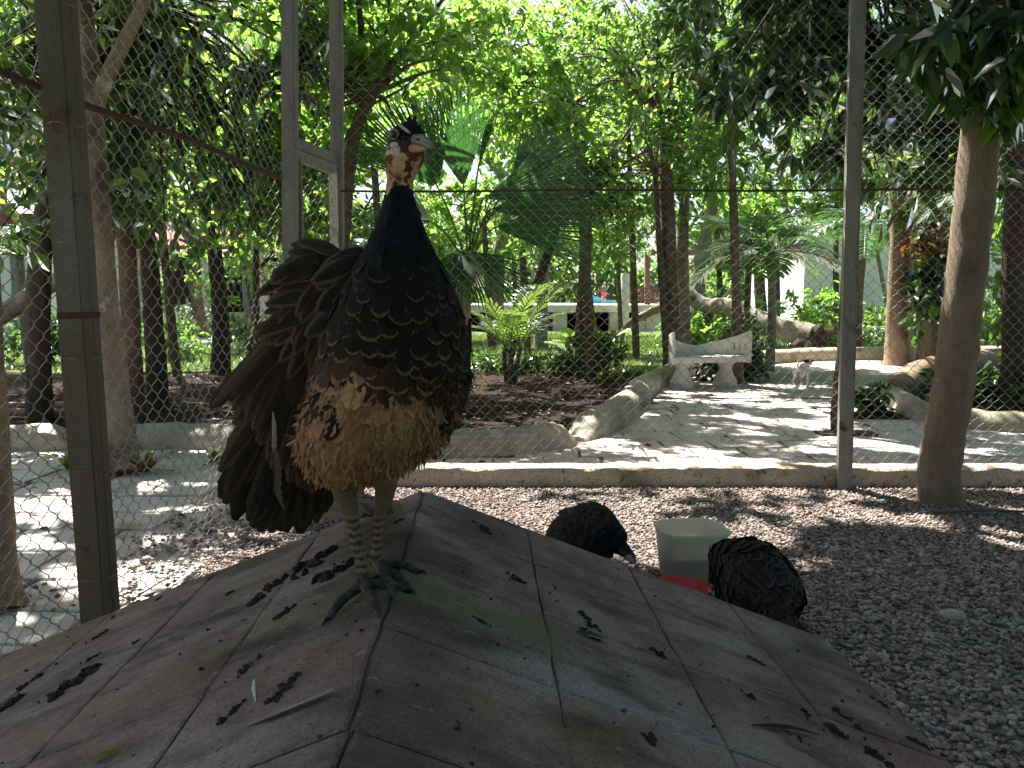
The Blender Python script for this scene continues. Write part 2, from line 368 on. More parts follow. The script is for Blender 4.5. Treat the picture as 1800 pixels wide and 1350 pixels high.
M['litter'] = leafmat('leaf_litter', [(0, (.03, .02, .014)), (.6, (.08, .05, .03)), (1, (.18, .10, .05))], ((.1, .05, .02), (.2, .1, .04)), .2)
M['grass'] = leafmat('grass_blades', [(0, (.05, .10, .02)), (.6, (.09, .16, .035)), (1, (.17, .20, .06))], ((.15, .28, .04), (.26, .36, .07)), .4)
M['bucket'] = None
# ================================================================== ground, paths, beds
rng = np.random.default_rng(7); random.seed(7)
BORD = [(-16, 6.0), (-9, 6.1), (-4.18, 6.34), (-2.37, 6.47), (-0.45, 6.1), (0.41, 6.55), (0.98, 7.69), (1.73, 10.38), (2.5, 12.3), (3.7, 13.9), (4.72, 15.1), (6.86, 16.3), (9.65, 16.7), (14, 17.0), (24, 17.2)]
BX, BY = np.array([p[0] for p in BORD], float), np.array([p[1] for p in BORD], float)
def yb(x): return np.interp(x, BX, BY)
def ground_z(x, y):
    """gentle fall of the lawn away from the path"""
    x, y = np.asarray(x, float), np.asarray(y, float)
    t = np.clip((y - 15) / 28, 0, 1); t = t * t * (3 - 2 * t)
    return .05 - .52 * t + .10 * np.sin(x * .55 + .8) * np.sin(y * .42) * np.clip((y - 12) / 5, 0, 1) * np.clip((44 - y) / 10, 0, 1)
def grid_np(xs, ys, fz):
    X, Y = np.meshgrid(xs, ys); Z = fz(X, Y); n, m = X.shape
    V = np.stack([X, Y, Z], -1).reshape(-1, 3); i = np.arange(n * m).reshape(n, m)
    F = np.stack([i[:-1, :-1], i[:-1, 1:], i[1:, 1:], i[1:, :-1]], -1).reshape(-1, 4); return V, F
xs = np.concatenate([[-900, -400, -150, -80], np.arange(-44, 45, 2.0), [80, 150, 400, 900]])
ys = np.concatenate([[-300, -80, -20, -6, 0, 6], np.arange(10, 60, 2.0), [75, 100, 160, 400, 1500]])
V, F = grid_np(xs, ys, lambda x, y: ground_z(x, y) - .12)
tag(link('ground', np_mesh('ground', V, F, True), M['lawn']), kind='structure')
def sheet(name, poly, z, mat):
    me = bpy.data.meshes.new(name); me.from_pydata([(p[0], p[1], z) for p in poly], [], [tuple(range(len(poly)))]); me.update()
    return tag(link(name, me, mat), kind='structure')
path = sheet('path', [(-16, -3), (24, -3), (24, 17.5), (-16, 17.5)], 0.0, M['path'])
pen_floor = sheet('gravel_floor', [(-1.86, -2.5), (7.5, -2.5), (7.5, 4.98), (-1.22, 4.98)], .012, M['gravel_bed'])
def inpoly(x, y, poly):
    r = False; n = len(poly); j = n - 1
    for i in range(n):
        xi, yi = poly[i]; xj, yj = poly[j]
        if (yi > y) != (yj > y) and x < (xj - xi) * (y - yi) / (yj - yi) + xi: r = not r
        j = i
    return r
BED2 = [(4.2, 7.7), (4.75, 7.2), (8, 6.9), (14, 7), (14, 14.5), (8.65, 13.9), (6.4, 11.7), (4.95, 9.95), (4.45, 8.8)]
def strip(name, A, B, rows, mat, zf):
    V = []
    for r in range(rows + 1):
        t = r / rows
        for a, b in zip(A, B): x, y = lerp(a[0], b[0], t), lerp(a[1], b[1], t); V.append((x, y, zf(x, y)))
    n = len(A); i = np.arange(n * (rows + 1)).reshape(rows + 1, n)
    F = np.stack([i[:-1, :-1], i[:-1, 1:], i[1:, 1:], i[1:, :-1]], -1).reshape(-1, 4)
    return tag(link(name, np_mesh(name, V, F, True), mat), kind='structure')
BC = [tuple(p[:2]) for p in curve_pts([(x, y, 0) for x, y in BORD], 8)]
def soil_edge(p):
    x, y = p
    if x < 1.6: return (x * 1.1 - .1, 13.3 + .35 * math.sin(x * 1.3))
    return (x + .35 - .5, max(y + .9, 13.3))
SE = [soil_edge(p) for p in BC]
def bumpy(x, y): return .045 + .02 * math.sin(x * 3.1 + y) * math.sin(y * 2.3) + .012 * math.sin(x * 9 + 2 * y)
bed_obj = strip('planting_bed', BC, SE, 26, M['soil'], bumpy)
strip('lawn', [(p[0], p[1] - .5) for p in SE], [(p[0] * 2.4, 44) for p in SE], 60, M['lawn'], lambda x, y: float(ground_z(x, y)) + .012 + .02 * math.sin(x * 2.7) * math.sin(y * 2.1))
me = bpy.data.meshes.new('planting_bed'); me.from_pydata([(p[0], p[1], .05) for p in BED2], [], [tuple(range(len(BED2)))]); me.update()
tag(link('planting_bed', me, M['soil']), kind='structure')

# path slabs: uneven stones with open joints, as far as they can be told apart
def slab_rows(x0, x1, y0, y1, h, wmin, wmax):
    out = []; y = y0
    while y < y1:
        hh = h * random.uniform(.8, 1.25); x = x0 - random.uniform(0, wmax)
        while x < x1:
            w = random.uniform(wmin, wmax); cx, cyy = x + w / 2, y + hh / 2
            if x + w > x0 and x < x1: out.append((x, y, w, hh))
            x += w
        y += hh
    return out
nsl = 0
sheet('path_joints', [(-1.2, 5.17), (6.2, 5.17), (6.2, 9.8), (-1.2, 9.8)], .004, M['joint']); sheet('path_joints', [(-4.7, 2.2), (-2.0, 2.2), (-2.0, 6.3), (-4.7, 6.3)], .004, M['joint'])
fenceX = lambda y: -1.54 + (y - 2.46) * .136
for zone in (slab_rows(-4.6, -1.9, 2.3, 6.3, .36, .3, .55), slab_rows(-1.2, 6.0, 5.22, 9.6, .40, .36, .68)):
    for x, y, w, h in zone:
        cx, cyy = x + w / 2, y + h / 2
        if cyy > yb(cx) - .12 or inpoly(cx, cyy, BED2): continue
        if x < -1.5 and (cx > fenceX(cyy) - .25): continue
        u, v = PX((cx, cyy, 0))
        if not (-140 < u < 1960): continue
        g = random.uniform(.006, .013); j = lambda: random.uniform(-.02, .02)
        poly = [(x + g + j(), y + g + j()), (x + w / 2 + j(), y + g + j() * .6), (x + w - g + j(), y + g + j()), (x + w - g + j() * .5, y + h / 2 + j()), (x + w - g + j(), y + h - g + j()), (x + w / 2 + j(), y + h - g + j() * .6), (x + g + j(), y + h - g + j())]
        MB().prism(poly, -.02, .011 + random.uniform(-.003, .003), ch=.006).build('slab', M['slab'], path); nsl += 1

# ------------------------------------------------------------------ low kerb wall and garden borders
def extrude(pts, prof, jit=0.0, seed=0, scale=None):
    """sweep profile (side, up) along ground points"""
    P = np.array([(p[0], p[1], p[2] if len(p) > 2 else 0) for p in pts], float); r = np.random.default_rng(seed)
    T = np.gradient(P, axis=0); T[:, 2] = 0; T /= np.linalg.norm(T, axis=1)[:, None]
    S = np.stack([T[:, 1], -T[:, 0], np.zeros(len(P))], -1); n = len(prof); V = []
    for i in range(len(P)):
        k = 1.0 if scale is None else scale(i / (len(P) - 1))
        for a, b in prof: V.append(P[i] + S[i] * (a * (.6 + .4 * k) + r.normal() * jit) + np.array([0, 0, b * k + r.normal() * jit]))
    F = []
    for i in range(len(P) - 1):
        for q in range(n - 1): F.append((i*n+q, (i+1)*n+q, (i+1)*n+q+1, i*n+q+1))
    mb = MB().add(V, F + [tuple(range(n)), tuple(reversed(range((len(P)-1)*n, len(P)*n)))]); return mb
kerb = extrude([(x, 5.07, 0) for x in np.arange(-1.25, 7.6, .06)], [(.105, -.02), (.10, .055), (.098, .115), (.085, .132), (.03, .137), (-.05, .136), (-.095, .128), (-.10, .06), (-.10, -.02)], .0035, 3)
tag(kerb.build('kerb_wall', M['kerb'], smooth=True), 'low beige concrete kerb wall under the back chain-link fence', 'kerb')
round_prof = [(.17, -.03), (.165, .07), (.13, .15), (.06, .19), (-.02, .20), (-.09, .17), (-.13, .09), (-.14, -.03)]
def border(name, label, ctrl, prof, mat, seed, scale=None, per=9, jit=.006):
    o = extrude(curve_pts(ctrl, per), prof, jit, seed, scale).build(name, mat, smooth=True)
    return tag(o, label, 'border')
border('garden_border', 'grey concrete bed border running behind the mottled tree trunk', [(-6.5, 6.22, 0), (-4.18, 6.34, 0), (-3.2, 6.42, 0), (-2.37, 6.45, 0), (-1.4, 6.3, 0), (-1.15, 6.25, 0)], round_prof, M['border'], 4, lambda t: 1 - .6 * max(0, 1 - abs(t - .32) / .05))
border('garden_border', 'short mossy concrete bed border with a sloping end beside the dark mulch', [(-1.1, 6.25, 0), (-.45, 6.1, 0), (.0, 6.25, 0), (.30, 6.45, 0), (.5, 6.62, 0)], round_prof, M['border'], 5, lambda t: min(1, (1 - t) * 5 + .12))
border('garden_border', 'curved cream concrete bed border swinging towards the white bench', [(.52, 6.66, 0), (.75, 7.15, 0), (.98, 7.69, 0), (1.4, 9.1, 0), (1.73, 10.38, 0), (2.5, 12.3, 0), (3.1, 13.2, 0), (3.7, 13.9, 0)], [(a * 1.1, b * 1.15) for a, b in round_prof], M['border'], 6, lambda t: min(1, .2 + t * 7))
border('garden_border', 'long low pale border along the far edge of the path', [(3.9, 14.1, 0), (4.72, 15.1, 0), (5.6, 15.8, 0), (6.86, 16.3, 0), (9.65, 16.7, 0), (14, 17, 0)], [(a, b * 1.3) for a, b in round_prof], M['kerb'], 8, lambda t: min(1, .4 + t * 6))
border('garden_border', 'grey concrete border round the shaded bed beside the dark trunk', [(4.62, 9.5, 0), (4.42, 8.8, 0), (4.2, 7.9, 0), (4.35, 7.45, 0), (4.9, 7.2, 0), (6, 7.05, 0), (8, 6.9, 0)], round_prof, M['border'], 9, lambda t: .9)
Vt, Ft = tube_np(curve_pts([(4.75, 9.7, .06), (5.4, 10.5, .22), (6.4, 11.5, .26), (8.0, 13.2, .24), (9.2, 14.4, .2)], 6), np.linspace(.2, .16, 25), 12, True, .04, 3)
mb = MB().add([tuple(p) for p in Vt], [tuple(int(i) for i in f if i >= 0) for f in Ft])
tag(mb.build('fallen_log', M['bark_tan'], smooth=True), 'brown log lying along the edge of the shaded bed', 'log')

# ------------------------------------------------------------------ gravel
def ico():
    bm = bmesh.new(); bmesh.ops.create_icosphere(bm, subdivisions=1, radius=1.0)
    V = np.array([v.co for v in bm.verts]); F = np.array([[v.index for v in f.verts] for f in bm.faces]); bm.free(); return V, F
OCT = (np.array([(1,0,0),(-1,0,0),(0,1,0),(0,-1,0),(0,0,1),(0,0,-1)], float), np.array([(0,2,4),(2,1,4),(1,3,4),(3,0,4),(2,0,5),(1,2,5),(3,1,5),(0,3,5)]))
def pebbles(P, size, proto, r):
    n = len(P); V0, F0 = proto; k = len(V0)
    sc = size[:, None, None] * r.uniform(.75, 1.35, (n, 1, 3)) * np.array([1, 1, .72])
    a = r.uniform(0, 6.283, n); ca, sa = np.cos(a), np.sin(a)
    W = V0[None] * (1 + .18 * r.normal(size=(n, k, 1))) * sc
    X = W[..., 0] * ca[:, None] - W[..., 1] * sa[:, None]; Y = W[..., 0] * sa[:, None] + W[..., 1] * ca[:, None]
    V = np.stack([X, Y, W[..., 2]], -1) + P[:, None, :]
    F = F0[None] + (np.arange(n) * k)[:, None, None]
    return V.reshape(-1, 3), F.reshape(-1, 3)
def gravel(name, label, n, region, proto, smin, smax, seed, keep):
    r = np.random.default_rng(seed); x = r.uniform(region[0], region[1], n); y = r.uniform(region[2], region[3], n)
    k = keep(x, y); x, y = x[k], y[k]; s = r.uniform(smin, smax, len(x)) * (1 + (r.uniform(size=len(x)) > .985) * 1.0)
    V, F = pebbles(np.stack([x, y, .012 + r.uniform(0, .008, len(x))], -1), s, proto, r)
    tag(link(name, np_mesh(name, V, F, True), M['gravel']), label, 'gravel', kind='stuff')
ICO = ico()
def vis_gravel(x, y):
    u = 900 + FPX * x / (y * _c + (CAMH) * _s); house = (x > -1.25) & (x < .8) & (y < 1.75)
    return (u > -60) & (u < 1880) & (~house) & (x > -1.54 + (y - 2.46) * .136 - .02)
gravel('gravel', 'pale pebble gravel covering the pen floor up to the concrete roof', 62000, (-1.4, 3.4, 1.2, 3.7), ICO, .0062, .0118, 11, vis_gravel)
gravel('gravel', 'pale sunlit pebble gravel in front of the low kerb wall', 36000, (-1.4, 4.2, 3.7, 4.98), OCT, .007, .0125, 12, vis_gravel)
gravel('gravel', 'pebble gravel at the far side of the pen past the leaning tree', 9000, (3.4, 5.6, 1.6, 4.98), OCT, .008, .0135, 14, lambda x, y: (y > 3.7) & (x > 4.2) | (y <= 3.7))
gravel('gravel', 'loose pebbles spilled on the path outside the side fence', 3200, (-2.5, -1.2, 2.9, 5.2), OCT, .009, .016, 13, lambda x, y: (x < -1.54 + (y - 2.46) * .136) & (np.random.default_rng(5).uniform(size=len(x)) < np.clip(1.2 - (-1.54 + (y - 2.46) * .136 - x) * 1.8, 0, 1) * np.clip((y - 2.8) * .9, .1, 1)))

# ------------------------------------------------------------------ bird house with the concrete roof
ANG = math.radians(21.3)
RA = AY(745, 860, 1.87)                                        # far end of the ridge
DR = Vector((.037, -1, 0)).normalized(); PR = Vector((1, .037, 0)).normalized()
SL = {1: PR * math.cos(ANG) - Vector((0, 0, math.sin(ANG))), -1: -PR * math.cos(ANG) - Vector((0, 0, math.sin(ANG)))}
NL = {s: (SL[s].cross(DR) * (1 if s == 1 else -1)).normalized() for s in (1, -1)}
for s in NL:
    if NL[s].z < 0: NL[s] = -NL[s]
def RP(side, s, q, h=0.0): return RA + DR * s + SL[side] * q + NL[side] * h
def roof_hit(u, v, h=0.0):
    d = D(u, v); best = None
    for side in (1, -1):
        n = NL[side]; t = (RA + n * h - CAM).dot(n) / d.dot(n); p = CAM + d * t
        if (p - RA).dot(PR) * side >= -.004: best = (p, side)
    return best
house = empty('bird_house', (RA.x, RA.y, 0), 'squat concrete bird house with a gabled painted roof under the peahen', 'bird house')
LEN, QR, QL = 2.35, 1.083, 1.2
for side, Q in ((1, QR), (-1, QL)):
    mb = MB(); th = .055
    nrow, ncol = 24, 12; top = []
    for i in range(nrow + 1):
        for k in range(ncol + 1):
            q = Q * k / ncol; s = LEN * i / nrow
            edge = (k in (0, ncol)) or (i in (0, nrow)); top.append(RP(side, s, q, -.008 + (0 if k == 0 else random.uniform(-.0025, .0015))))
    bot = [RP(side, 0, 0, -th - .012), RP(side, 0, Q, -th), RP(side, LEN, Q, -th), RP(side, LEN, 0, -th - .012)]
    n1 = ncol + 1; fs = [(i*n1+k, i*n1+k+1, (i+1)*n1+k+1, (i+1)*n1+k) for i in range(nrow) for k in range(ncol)]
    o = len(top); vsx = top + bot
    fs += [tuple(range(0, n1)) + (o + 1, o), tuple(nrow*n1 + k for k in range(n1)) + (o + 2, o + 3), tuple(i*n1 + ncol for i in range(nrow + 1)) + (o + 2, o + 1), (o, o + 1, o + 2, o + 3)]
    mb.add(vsx, fs); slab = mb.build('roof_slab', M['roof_slab'], house)
    T = .268
    for i in range(9):
        for k in range(5):
            s0, s1 = i * T, min((i + 1) * T, LEN - .01); q0, q1 = k * T, min((k + 1) * T, Q - .004)
            if s1 - s0 < .03 or q1 - q0 < .03: continue
            if i == 0: s0 = .004
            g = random.uniform(.0012, .0022); pts = []; j = lambda: random.uniform(-.0025, .0025)
            qa = .004 if k == 0 else q0 + g
            nseg = 4
            ring = [(s0 + g + (s1 - s0 - 2*g) * t / nseg, qa + j()) for t in range(nseg)] + [(s1 - g, qa + (q1 - g - qa) * t / nseg) for t in range(nseg)] + [(s1 - g - (s1 - s0 - 2*g) * t / nseg, q1 - g + j()) for t in range(nseg)] + [(s0 + g, q1 - g - (q1 - g - qa) * t / nseg) for t in range(nseg)]
            cs, cq = sum(r[0] for r in ring) / len(ring), sum(r[1] for r in ring) / len(ring); hh = random.uniform(-.0008, .0012)
            A = [RP(side, a, b, -.012) for a, b in ring]
            B = [RP(side, a + j() * .5, b + j() * .5, -.0025 + hh) for a, b in ring]
            Cc = [RP(side, lerp(a, cs, .035), lerp(b, cq, .035), .0 + hh) for a, b in ring]
            n = len(ring); fs = [(r, (r+1) % n, n + (r+1) % n, n + r) for r in range(n)] + [(n + r, n + (r+1) % n, 2*n + (r+1) % n, 2*n + r) for r in range(n)] + [tuple(range(2*n, 3*n))]
            MB().add(A + B + Cc, fs).build('roof_tile', M['roof_tile'], slab)
# walls under the roof with a doorway on the near gable
base = RA.copy(); base.z = 0
def HP(x, s, z): return base + PR * x + DR * s + Vector((0, 0, z))
zr = RA.z - .085; tan = math.tan(ANG)
def gable(s0, s1, door):
    mb = MB(); xs_ = [-1.0, -.25, .25, .86] if door else [-1.0, .0, .86]
    segs = list(zip(xs_[:-1], xs_[1:]))
    for a, b in segs:
        zb = .42 if door and a == -.25 else 0.0
        pts = [(a, zb), (b, zb), (b, zr - abs(b) * tan)] + ([(0, zr)] if a < 0 < b else []) + [(a, zr - abs(a) * tan)]
        n = len(pts); vv = [HP(x, s0, z) for x, z in pts] + [HP(x, s1, z) for x, z in pts]
        mb.add(vv, [tuple(range(n)), tuple(reversed(range(n, 2*n)))] + [(i, n+i, n+(i+1) % n, (i+1) % n) for i in range(n)])
    return mb
gable(.12, .20, False).build('wall', M['kerb'], house); gable(LEN - .25, LEN - .17, True).build('wall', M['kerb'], house)
for a, b in ((-1.0, -.92), (.78, .86)):
    mb = MB(); z1 = zr - max(abs(a), abs(b)) * tan; vv = [HP(x, s, z) for z in (-.02, z1) for s in (.205, LEN - .255) for x in (a, b)]
    mb.add(vv, [(0,1,3,2), (4,5,7,6), (0,1,5,4), (2,3,7,6), (0,2,6,4), (1,3,7,5)]).build('wall', M['kerb'], house)

# ------------------------------------------------------------------ chain-link fences
PW = .076
def chain(P0, P1, z0, z1, seed, r=.0017, sub=4, skip=None):
    """woven diamond mesh between two ground points: vertical zigzag wires hooked into one another"""
    P0, P1 = np.array(P0, float), np.array(P1, float); L = np.linalg.norm(P1 - P0); dx = (P1 - P0) / L; nx = np.array([-dx[1], dx[0]])
    nw = int(L / (PW / 2)); nz = int((z1 - z0) / (PW / 2)); rg = np.random.default_rng(seed); Vs, Fs, off = [], [], 0
    t = np.arange(nz * sub + 1) / sub
    for i in range(nw):
        ph = (t + i) % 2; tri = np.where(ph < 1, ph, 2 - ph)                       # 0..1..0
        k = .5 - .5 * np.cos(np.pi * tri); sm = .62 * tri + .38 * k
        xl = (i + (sm * 1.13 - .065)) * PW / 2
        dep = .0026 * np.cos(np.pi * t + i * np.pi)
        sag = .011 * np.sin(t * .21 + i * .13) + .007 * np.sin(i * .37 + t * .05)
        z = z0 + t * PW / 2 + .007 * np.sin(i * .21 + t * .11)
        Pm = np.stack([P0[0] + dx[0] * xl + nx[0] * (dep + sag), P0[1] + dx[1] * xl + nx[1] * (dep + sag), z], -1)
        if skip is not None:
            pass
        T = np.gradient(Pm, axis=0); T /= np.linalg.norm(T, axis=1)[:, None]
        N = np.array([nx[0], nx[1], 0.0]); B = np.cross(T, N); B /= np.linalg.norm(B, axis=1)[:, None]
        m = len(Pm)
        ring = np.stack([Pm + r * (math.cos(a) * N + math.sin(a) * B) for a in (0.52, 2.62, 4.71)], 1).reshape(-1, 3)
        a = np.arange(m - 1) * 3; f = np.concatenate([np.stack([a + q, a + (q+1) % 3, a + 3 + (q+1) % 3, a + 3 + q], -1) for q in range(3)])
        Vs.append(ring); Fs.append(f + off); off += len(ring)
    return np_mesh('wire_mesh', np.vstack(Vs), np.vstack(Fs), True)
FB = 5.06                                                       # back fence plane
zt = 3.35
bf = empty('chain_link_fence', (2.2, FB, 0), 'back chain-link fence standing on the low kerb wall facing the bench', 'fence')
link('wire_mesh', chain((-1.12, FB), (7.0, FB), .125, zt, 1, .0017, 3), M['wire'], bf)
rz = AY(1000, 335, FB).z
rp = [(x, FB - .006, rz + .004 * math.sin(x * 3) + (x - 1) * .002) for x in np.linspace(-1.12, 7, 40)]
MB().tube(rp, .0075, 6).build('rail', M['rail'], bf)
p0, p1 = AY(1483, 860, 4.93), AY(1508, 0, 4.93)
def post(pa, pb, w, d, mat, parent, name='post', rz_=0.0, lip=True):
    """folded steel section: two channels welded face to face leave a seam"""
    pa, pb = Vector(pa), Vector(pb); ax = (pb - pa).normalized(); R = Matrix.Rotation(rz_, 3, 'Z')
    x = (R @ Vector((1, 0, 0))); x = (x - ax * x.dot(ax)).normalized(); y = ax.cross(x); L = (pb - pa).length
    MM = Matrix((x, y, ax)).transposed().to_4x4(); MM.translation = pa; mb = MB()
    prof = [(-w/2, -d/2), (w/2 - .012, -d/2), (w/2 - .010, -d/2 + .004), (w/2, -d/2 + .004), (w/2, -.004), (w/2 - .004, 0), (w/2, .004), (w/2, d/2), (-w/2, d/2), (-w/2, .003), (-w/2 + .003, 0), (-w/2, -.003)]
    n = len(prof); nz = 24; vv = []
    for i in range(nz + 1):
        for a, b in prof: vv.append(MM @ Vector((a + random.uniform(-.0006, .0006), b + random.uniform(-.0006, .0006), L * i / nz)))
    fs = [(i*n+q, i*n+(q+1) % n, (i+1)*n+(q+1) % n, (i+1)*n+q) for i in range(nz) for q in range(n)] + [tuple(reversed(range(n))), tuple(range(nz*n, (nz+1)*n))]
    return mb.add(vv, fs).build(name, mat, parent)
ex = (p1 - p0) / (p1.z - p0.z)
post(p0 + ex * (-.05 - p0.z), p0 + ex * (zt + .05 - p0.z), .085, .085, M['post'], bf, rz_=math.radians(-14))
post((5.9, 4.95, -.05), (5.95, 4.95, zt), .085, .085, M['post'], bf)
# door bay at the corner
pA0, pA1 = Vector((-1.285, 4.50, -.05)), AY(509, 0, 4.50)
pB0, pB1 = Vector((-1.135, 5.08, -.05)), AY(591, 0, 5.08)
pA1 = pA0 + (pA1 - pA0) * ((zt + .1 - pA0.z) / (pA1.z - pA0.z)); pB1 = pB0 + (pB1 - pB0) * ((zt + .1 - pB0.z) / (pB1.z - pB0.z))
gate_frame = empty('gateway', tuple(pA0), 'tall weathered steel door frame at the corner of the pen', 'gate frame')
post(pA0, pA1, .076, .07, M['post'], gate_frame); post(pB0, pB1, .074, .07, M['post'], gate_frame)
zl = AY(560, 275, 4.8).z
MB().beam((-1.235, 4.54, zl + .03), (-1.125, 5.04, zl + .03), .05, .06).build('lintel', M['post'], gate_frame)
link('wire_mesh', chain((-1.25, 4.55), (-1.13, 5.05), zl + .06, zt, 8, .0012, 3), M['wire'], gate_frame)
gate = empty('gate', (-1.2, 4.6, 0), 'rusty white mesh gate hanging in the corner door frame', 'gate')
gA, gB = Vector((-1.215, 4.56, 0)), Vector((-1.115, 5.02, 0)); zg = zl - .015
for p, m in ((gA, 'rust'), (gB, 'white_paint')):
    MB().beam(p + Vector((0, 0, .06)), p + Vector((0, 0, zg - .04)), .045, .045, Vector((0, 1, 0))).build('stile', M[m], gate)
for z in (.09, zg - .025):
    MB().beam(gA + Vector((-.004, -.02, z)), gB + Vector((.004, .02, z)), .042, .06).build('rail', M['post'], gate)
link('wire_mesh', chain((gA.x, gA.y), (gB.x, gB.y), .1, zg - .04, 9, .0017, 3), M['wire'], gate)
for z in (.5, 1.1, 1.65): MB().box((-.012, -.02, z), (.012, .02, z + .09), Matrix.Translation((gA.x - .03, gA.y - .01, 0))).build('hinge', M['rust'], gate)
# side fence
lf = empty('chain_link_fence', (-1.5, 2.7, 0), 'side chain-link fence with a heavy rusty post beside the concrete roof', 'fence')
L0, L1 = (-1.80, .4), (-1.30, 4.46)
link('wire_mesh', chain(L0, L1, .02, zt, 2, .0019, 5), M['wire'], lf)
def lx(y): return L0[0] + (L1[0] - L0[0]) * (y - L0[1]) / (L1[1] - L0[1])
ry = [(lx(y) + .014, y, AY(0, 125, 2.46).z + .01 * math.sin(y * 4)) for y in np.linspace(.4, 4.47, 30)]
MB().tube(ry, .012, 7).build('rail', M['rail'], lf)
q0, q1 = AY(178, 1095, 2.66), AY(98, 0, 2.66); qe = (q1 - q0) / (q1.z - q0.z)
post(q0 + qe * (-.05 - q0.z), q0 + qe * (zt - q0.z), .088, .105, M['rust'], lf, rz_=math.radians(4))
pd = q0 + qe * (AY(140, 560, 2.66).z - q0.z)
for dz_, hh_ in ((0, .022),):
    pq = pd + qe * dz_; MB().box((-.0465, -.055, 0), (.0465, .055, hh_), Matrix.Translation(pq) @ Matrix.Rotation(math.radians(4), 4, 'Z')).build('weld_band', M['rail'], lf, bevel=.003)
for z_ in np.arange(.25, 3.2, .38):
    pq = q0 + qe * (z_ - q0.z); MB().tube([pq + Vector((.052 * math.cos(a), .062 * math.sin(a), .004 * math.sin(3 * a))) for a in np.linspace(0, 6.4, 15)], .0018, 5).build('tie_wire', M['wire'], lf)
    pq = p0 + ex * (z_ - p0.z); MB().tube([pq + Vector((.058 * math.cos(a), .062 * math.sin(a) + .03, .004 * math.sin(3 * a))) for a in np.linspace(0, 6.4, 15)], .0016, 5).build('tie_wire', M['wire'], bf)
bars = MB().tube([(lx(y) - .004, y, .04) for y in np.linspace(.4, 4.45, 12)], .003, 5); bars.build('tension_wire', M['wire'], lf)
# ================================================================== vegetation
def unit(a): return a / (np.linalg.norm(a, axis=-1, keepdims=True) + 1e-9)
def leaf_arrays(P, A, N, L, W, fold=.25, curl=.12):
    """leaves at P pointing along A, facing N; 6 vertices and two quads each, folded on the midrib"""
    n = len(P); S = unit(np.cross(A, N)); N = np.cross(S, A)
    L = L[:, None]; W = W[:, None]
    b = P; t = P + A * L - N * L * curl
    l1 = P + A * L * .34 + S * W * .5 + N * W * fold; r1 = P + A * L * .34 - S * W * .5 + N * W * fold
    l2 = P + A * L * .72 + S * W * .36 + N * (W * fold - L * curl * .5); r2 = P + A * L * .72 - S * W * .36 + N * (W * fold - L * curl * .5)
    V = np.stack([b, l1, l2, t, r2, r1], 1).reshape(-1, 3)
    o = (np.arange(n) * 6)[:, None]
    F = np.concatenate([o + np.array([[0, 1, 2, 3]]), o + np.array([[0, 3, 4, 5]])])
    return V, F
def clump_leaves(r, cen, rad, n, ll, lw, droop, flat_=.55):
    """n leaves in sprays round clump centres cen (m,3) with radius rad (m,)"""
    m = len(cen); ci = r.integers(0, m, n)
    # each clump holds a few twigs; the leaves stand along them
    tw = r.normal(size=(m, 7, 3)) * np.array([1, 1, flat_]); tw = unit(tw)
    ti = r.integers(0, 7, n); t = r.uniform(.12, 1, n) ** .8
    d = tw[ci, ti]; P = cen[ci] + d * (rad[ci] * t)[:, None] + r.normal(size=(n, 3)) * (rad[ci] * .10)[:, None]
    A = unit(d * .6 + r.normal(size=(n, 3)) * .6 + np.array([0, 0, -droop])); N = unit(r.normal(size=(n, 3)) * .5 + np.array([0, 0, 1.0]))
    s = r.uniform(.65, 1.25, n)
    return P, A, N, ll * s, lw * s
def crown_centres(r, c, rad, m, shell=.35):
    d = unit(r.normal(size=(m, 3))); k = r.uniform(shell, 1, m) ** .6
    return np.array(tuple(c)) + d * k[:, None] * np.array(rad) * .85
# --- shade canopy helper: sunny holes where sun patches reach the ground of the pen
def sun_hole(P, z=0.0):
    """ground point hit by the sunray through P"""
    k = (P[:, 2] - z) / SUN.z
    return P[:, 0] - SUN.x * k, P[:, 1] - SUN.y * k

def sunfrac(x, y):
    """how much of the ground lies in sun between the crowns"""
    f = np.full(len(x), .42)
    f = np.where((y < 3.25) & (x > -1.5), 0, f)
    f = np.where((y >= 3.25) & (y < 5.2) & (x > -1.4), .80 - .38 * np.clip((x - .8) / 2, 0, 1) - .3 * np.clip((3.6 - y) / .35, 0, 1), f)
    f = np.where((x <= -1.4) & (y < 6.5), .46, f)
    f = np.where((x > -1.4) & (x < 7) & (y >= 5.25) & (y < 11), .24 + .24 * np.clip((y - 7.5) / 2, 0, 1), f)
    f = np.where((y > yb(x) + .1) & (y < 13), .10, f)
    f = np.where((x > 2.0) & (x < 5.2) & (y > 9.6) & (y < 12.4), .6, f)
    f = np.where((y > 13), .50, f)
    f = np.where((x > 4.2) & (y > 7) & (y < 7 + (x - 4.2) * 1.3 + 2), .12, f)
    return f
def dapple(P):
    x, y = sun_hole(P, .02); q = np.stack([x * .62, y, x * 0], -1)
    n = .5 * vnoise(q, 2.3, 3) + .32 * vnoise(q, 5.2, 8) + .18 * vnoise(q, 10.5, 5)
    n = (n - .5) / .115                               # about a standard normal
    th = np.interp(sunfrac(x, y), [0, .1, .22, .3, .42, .5, .6, .8], [9, 1.28, .77, .52, .2, 0, -.25, -.84])
    inside = (x > -9) & (x < 10) & (y > 2) & (y < 20)
    return ~(inside & (n > th))
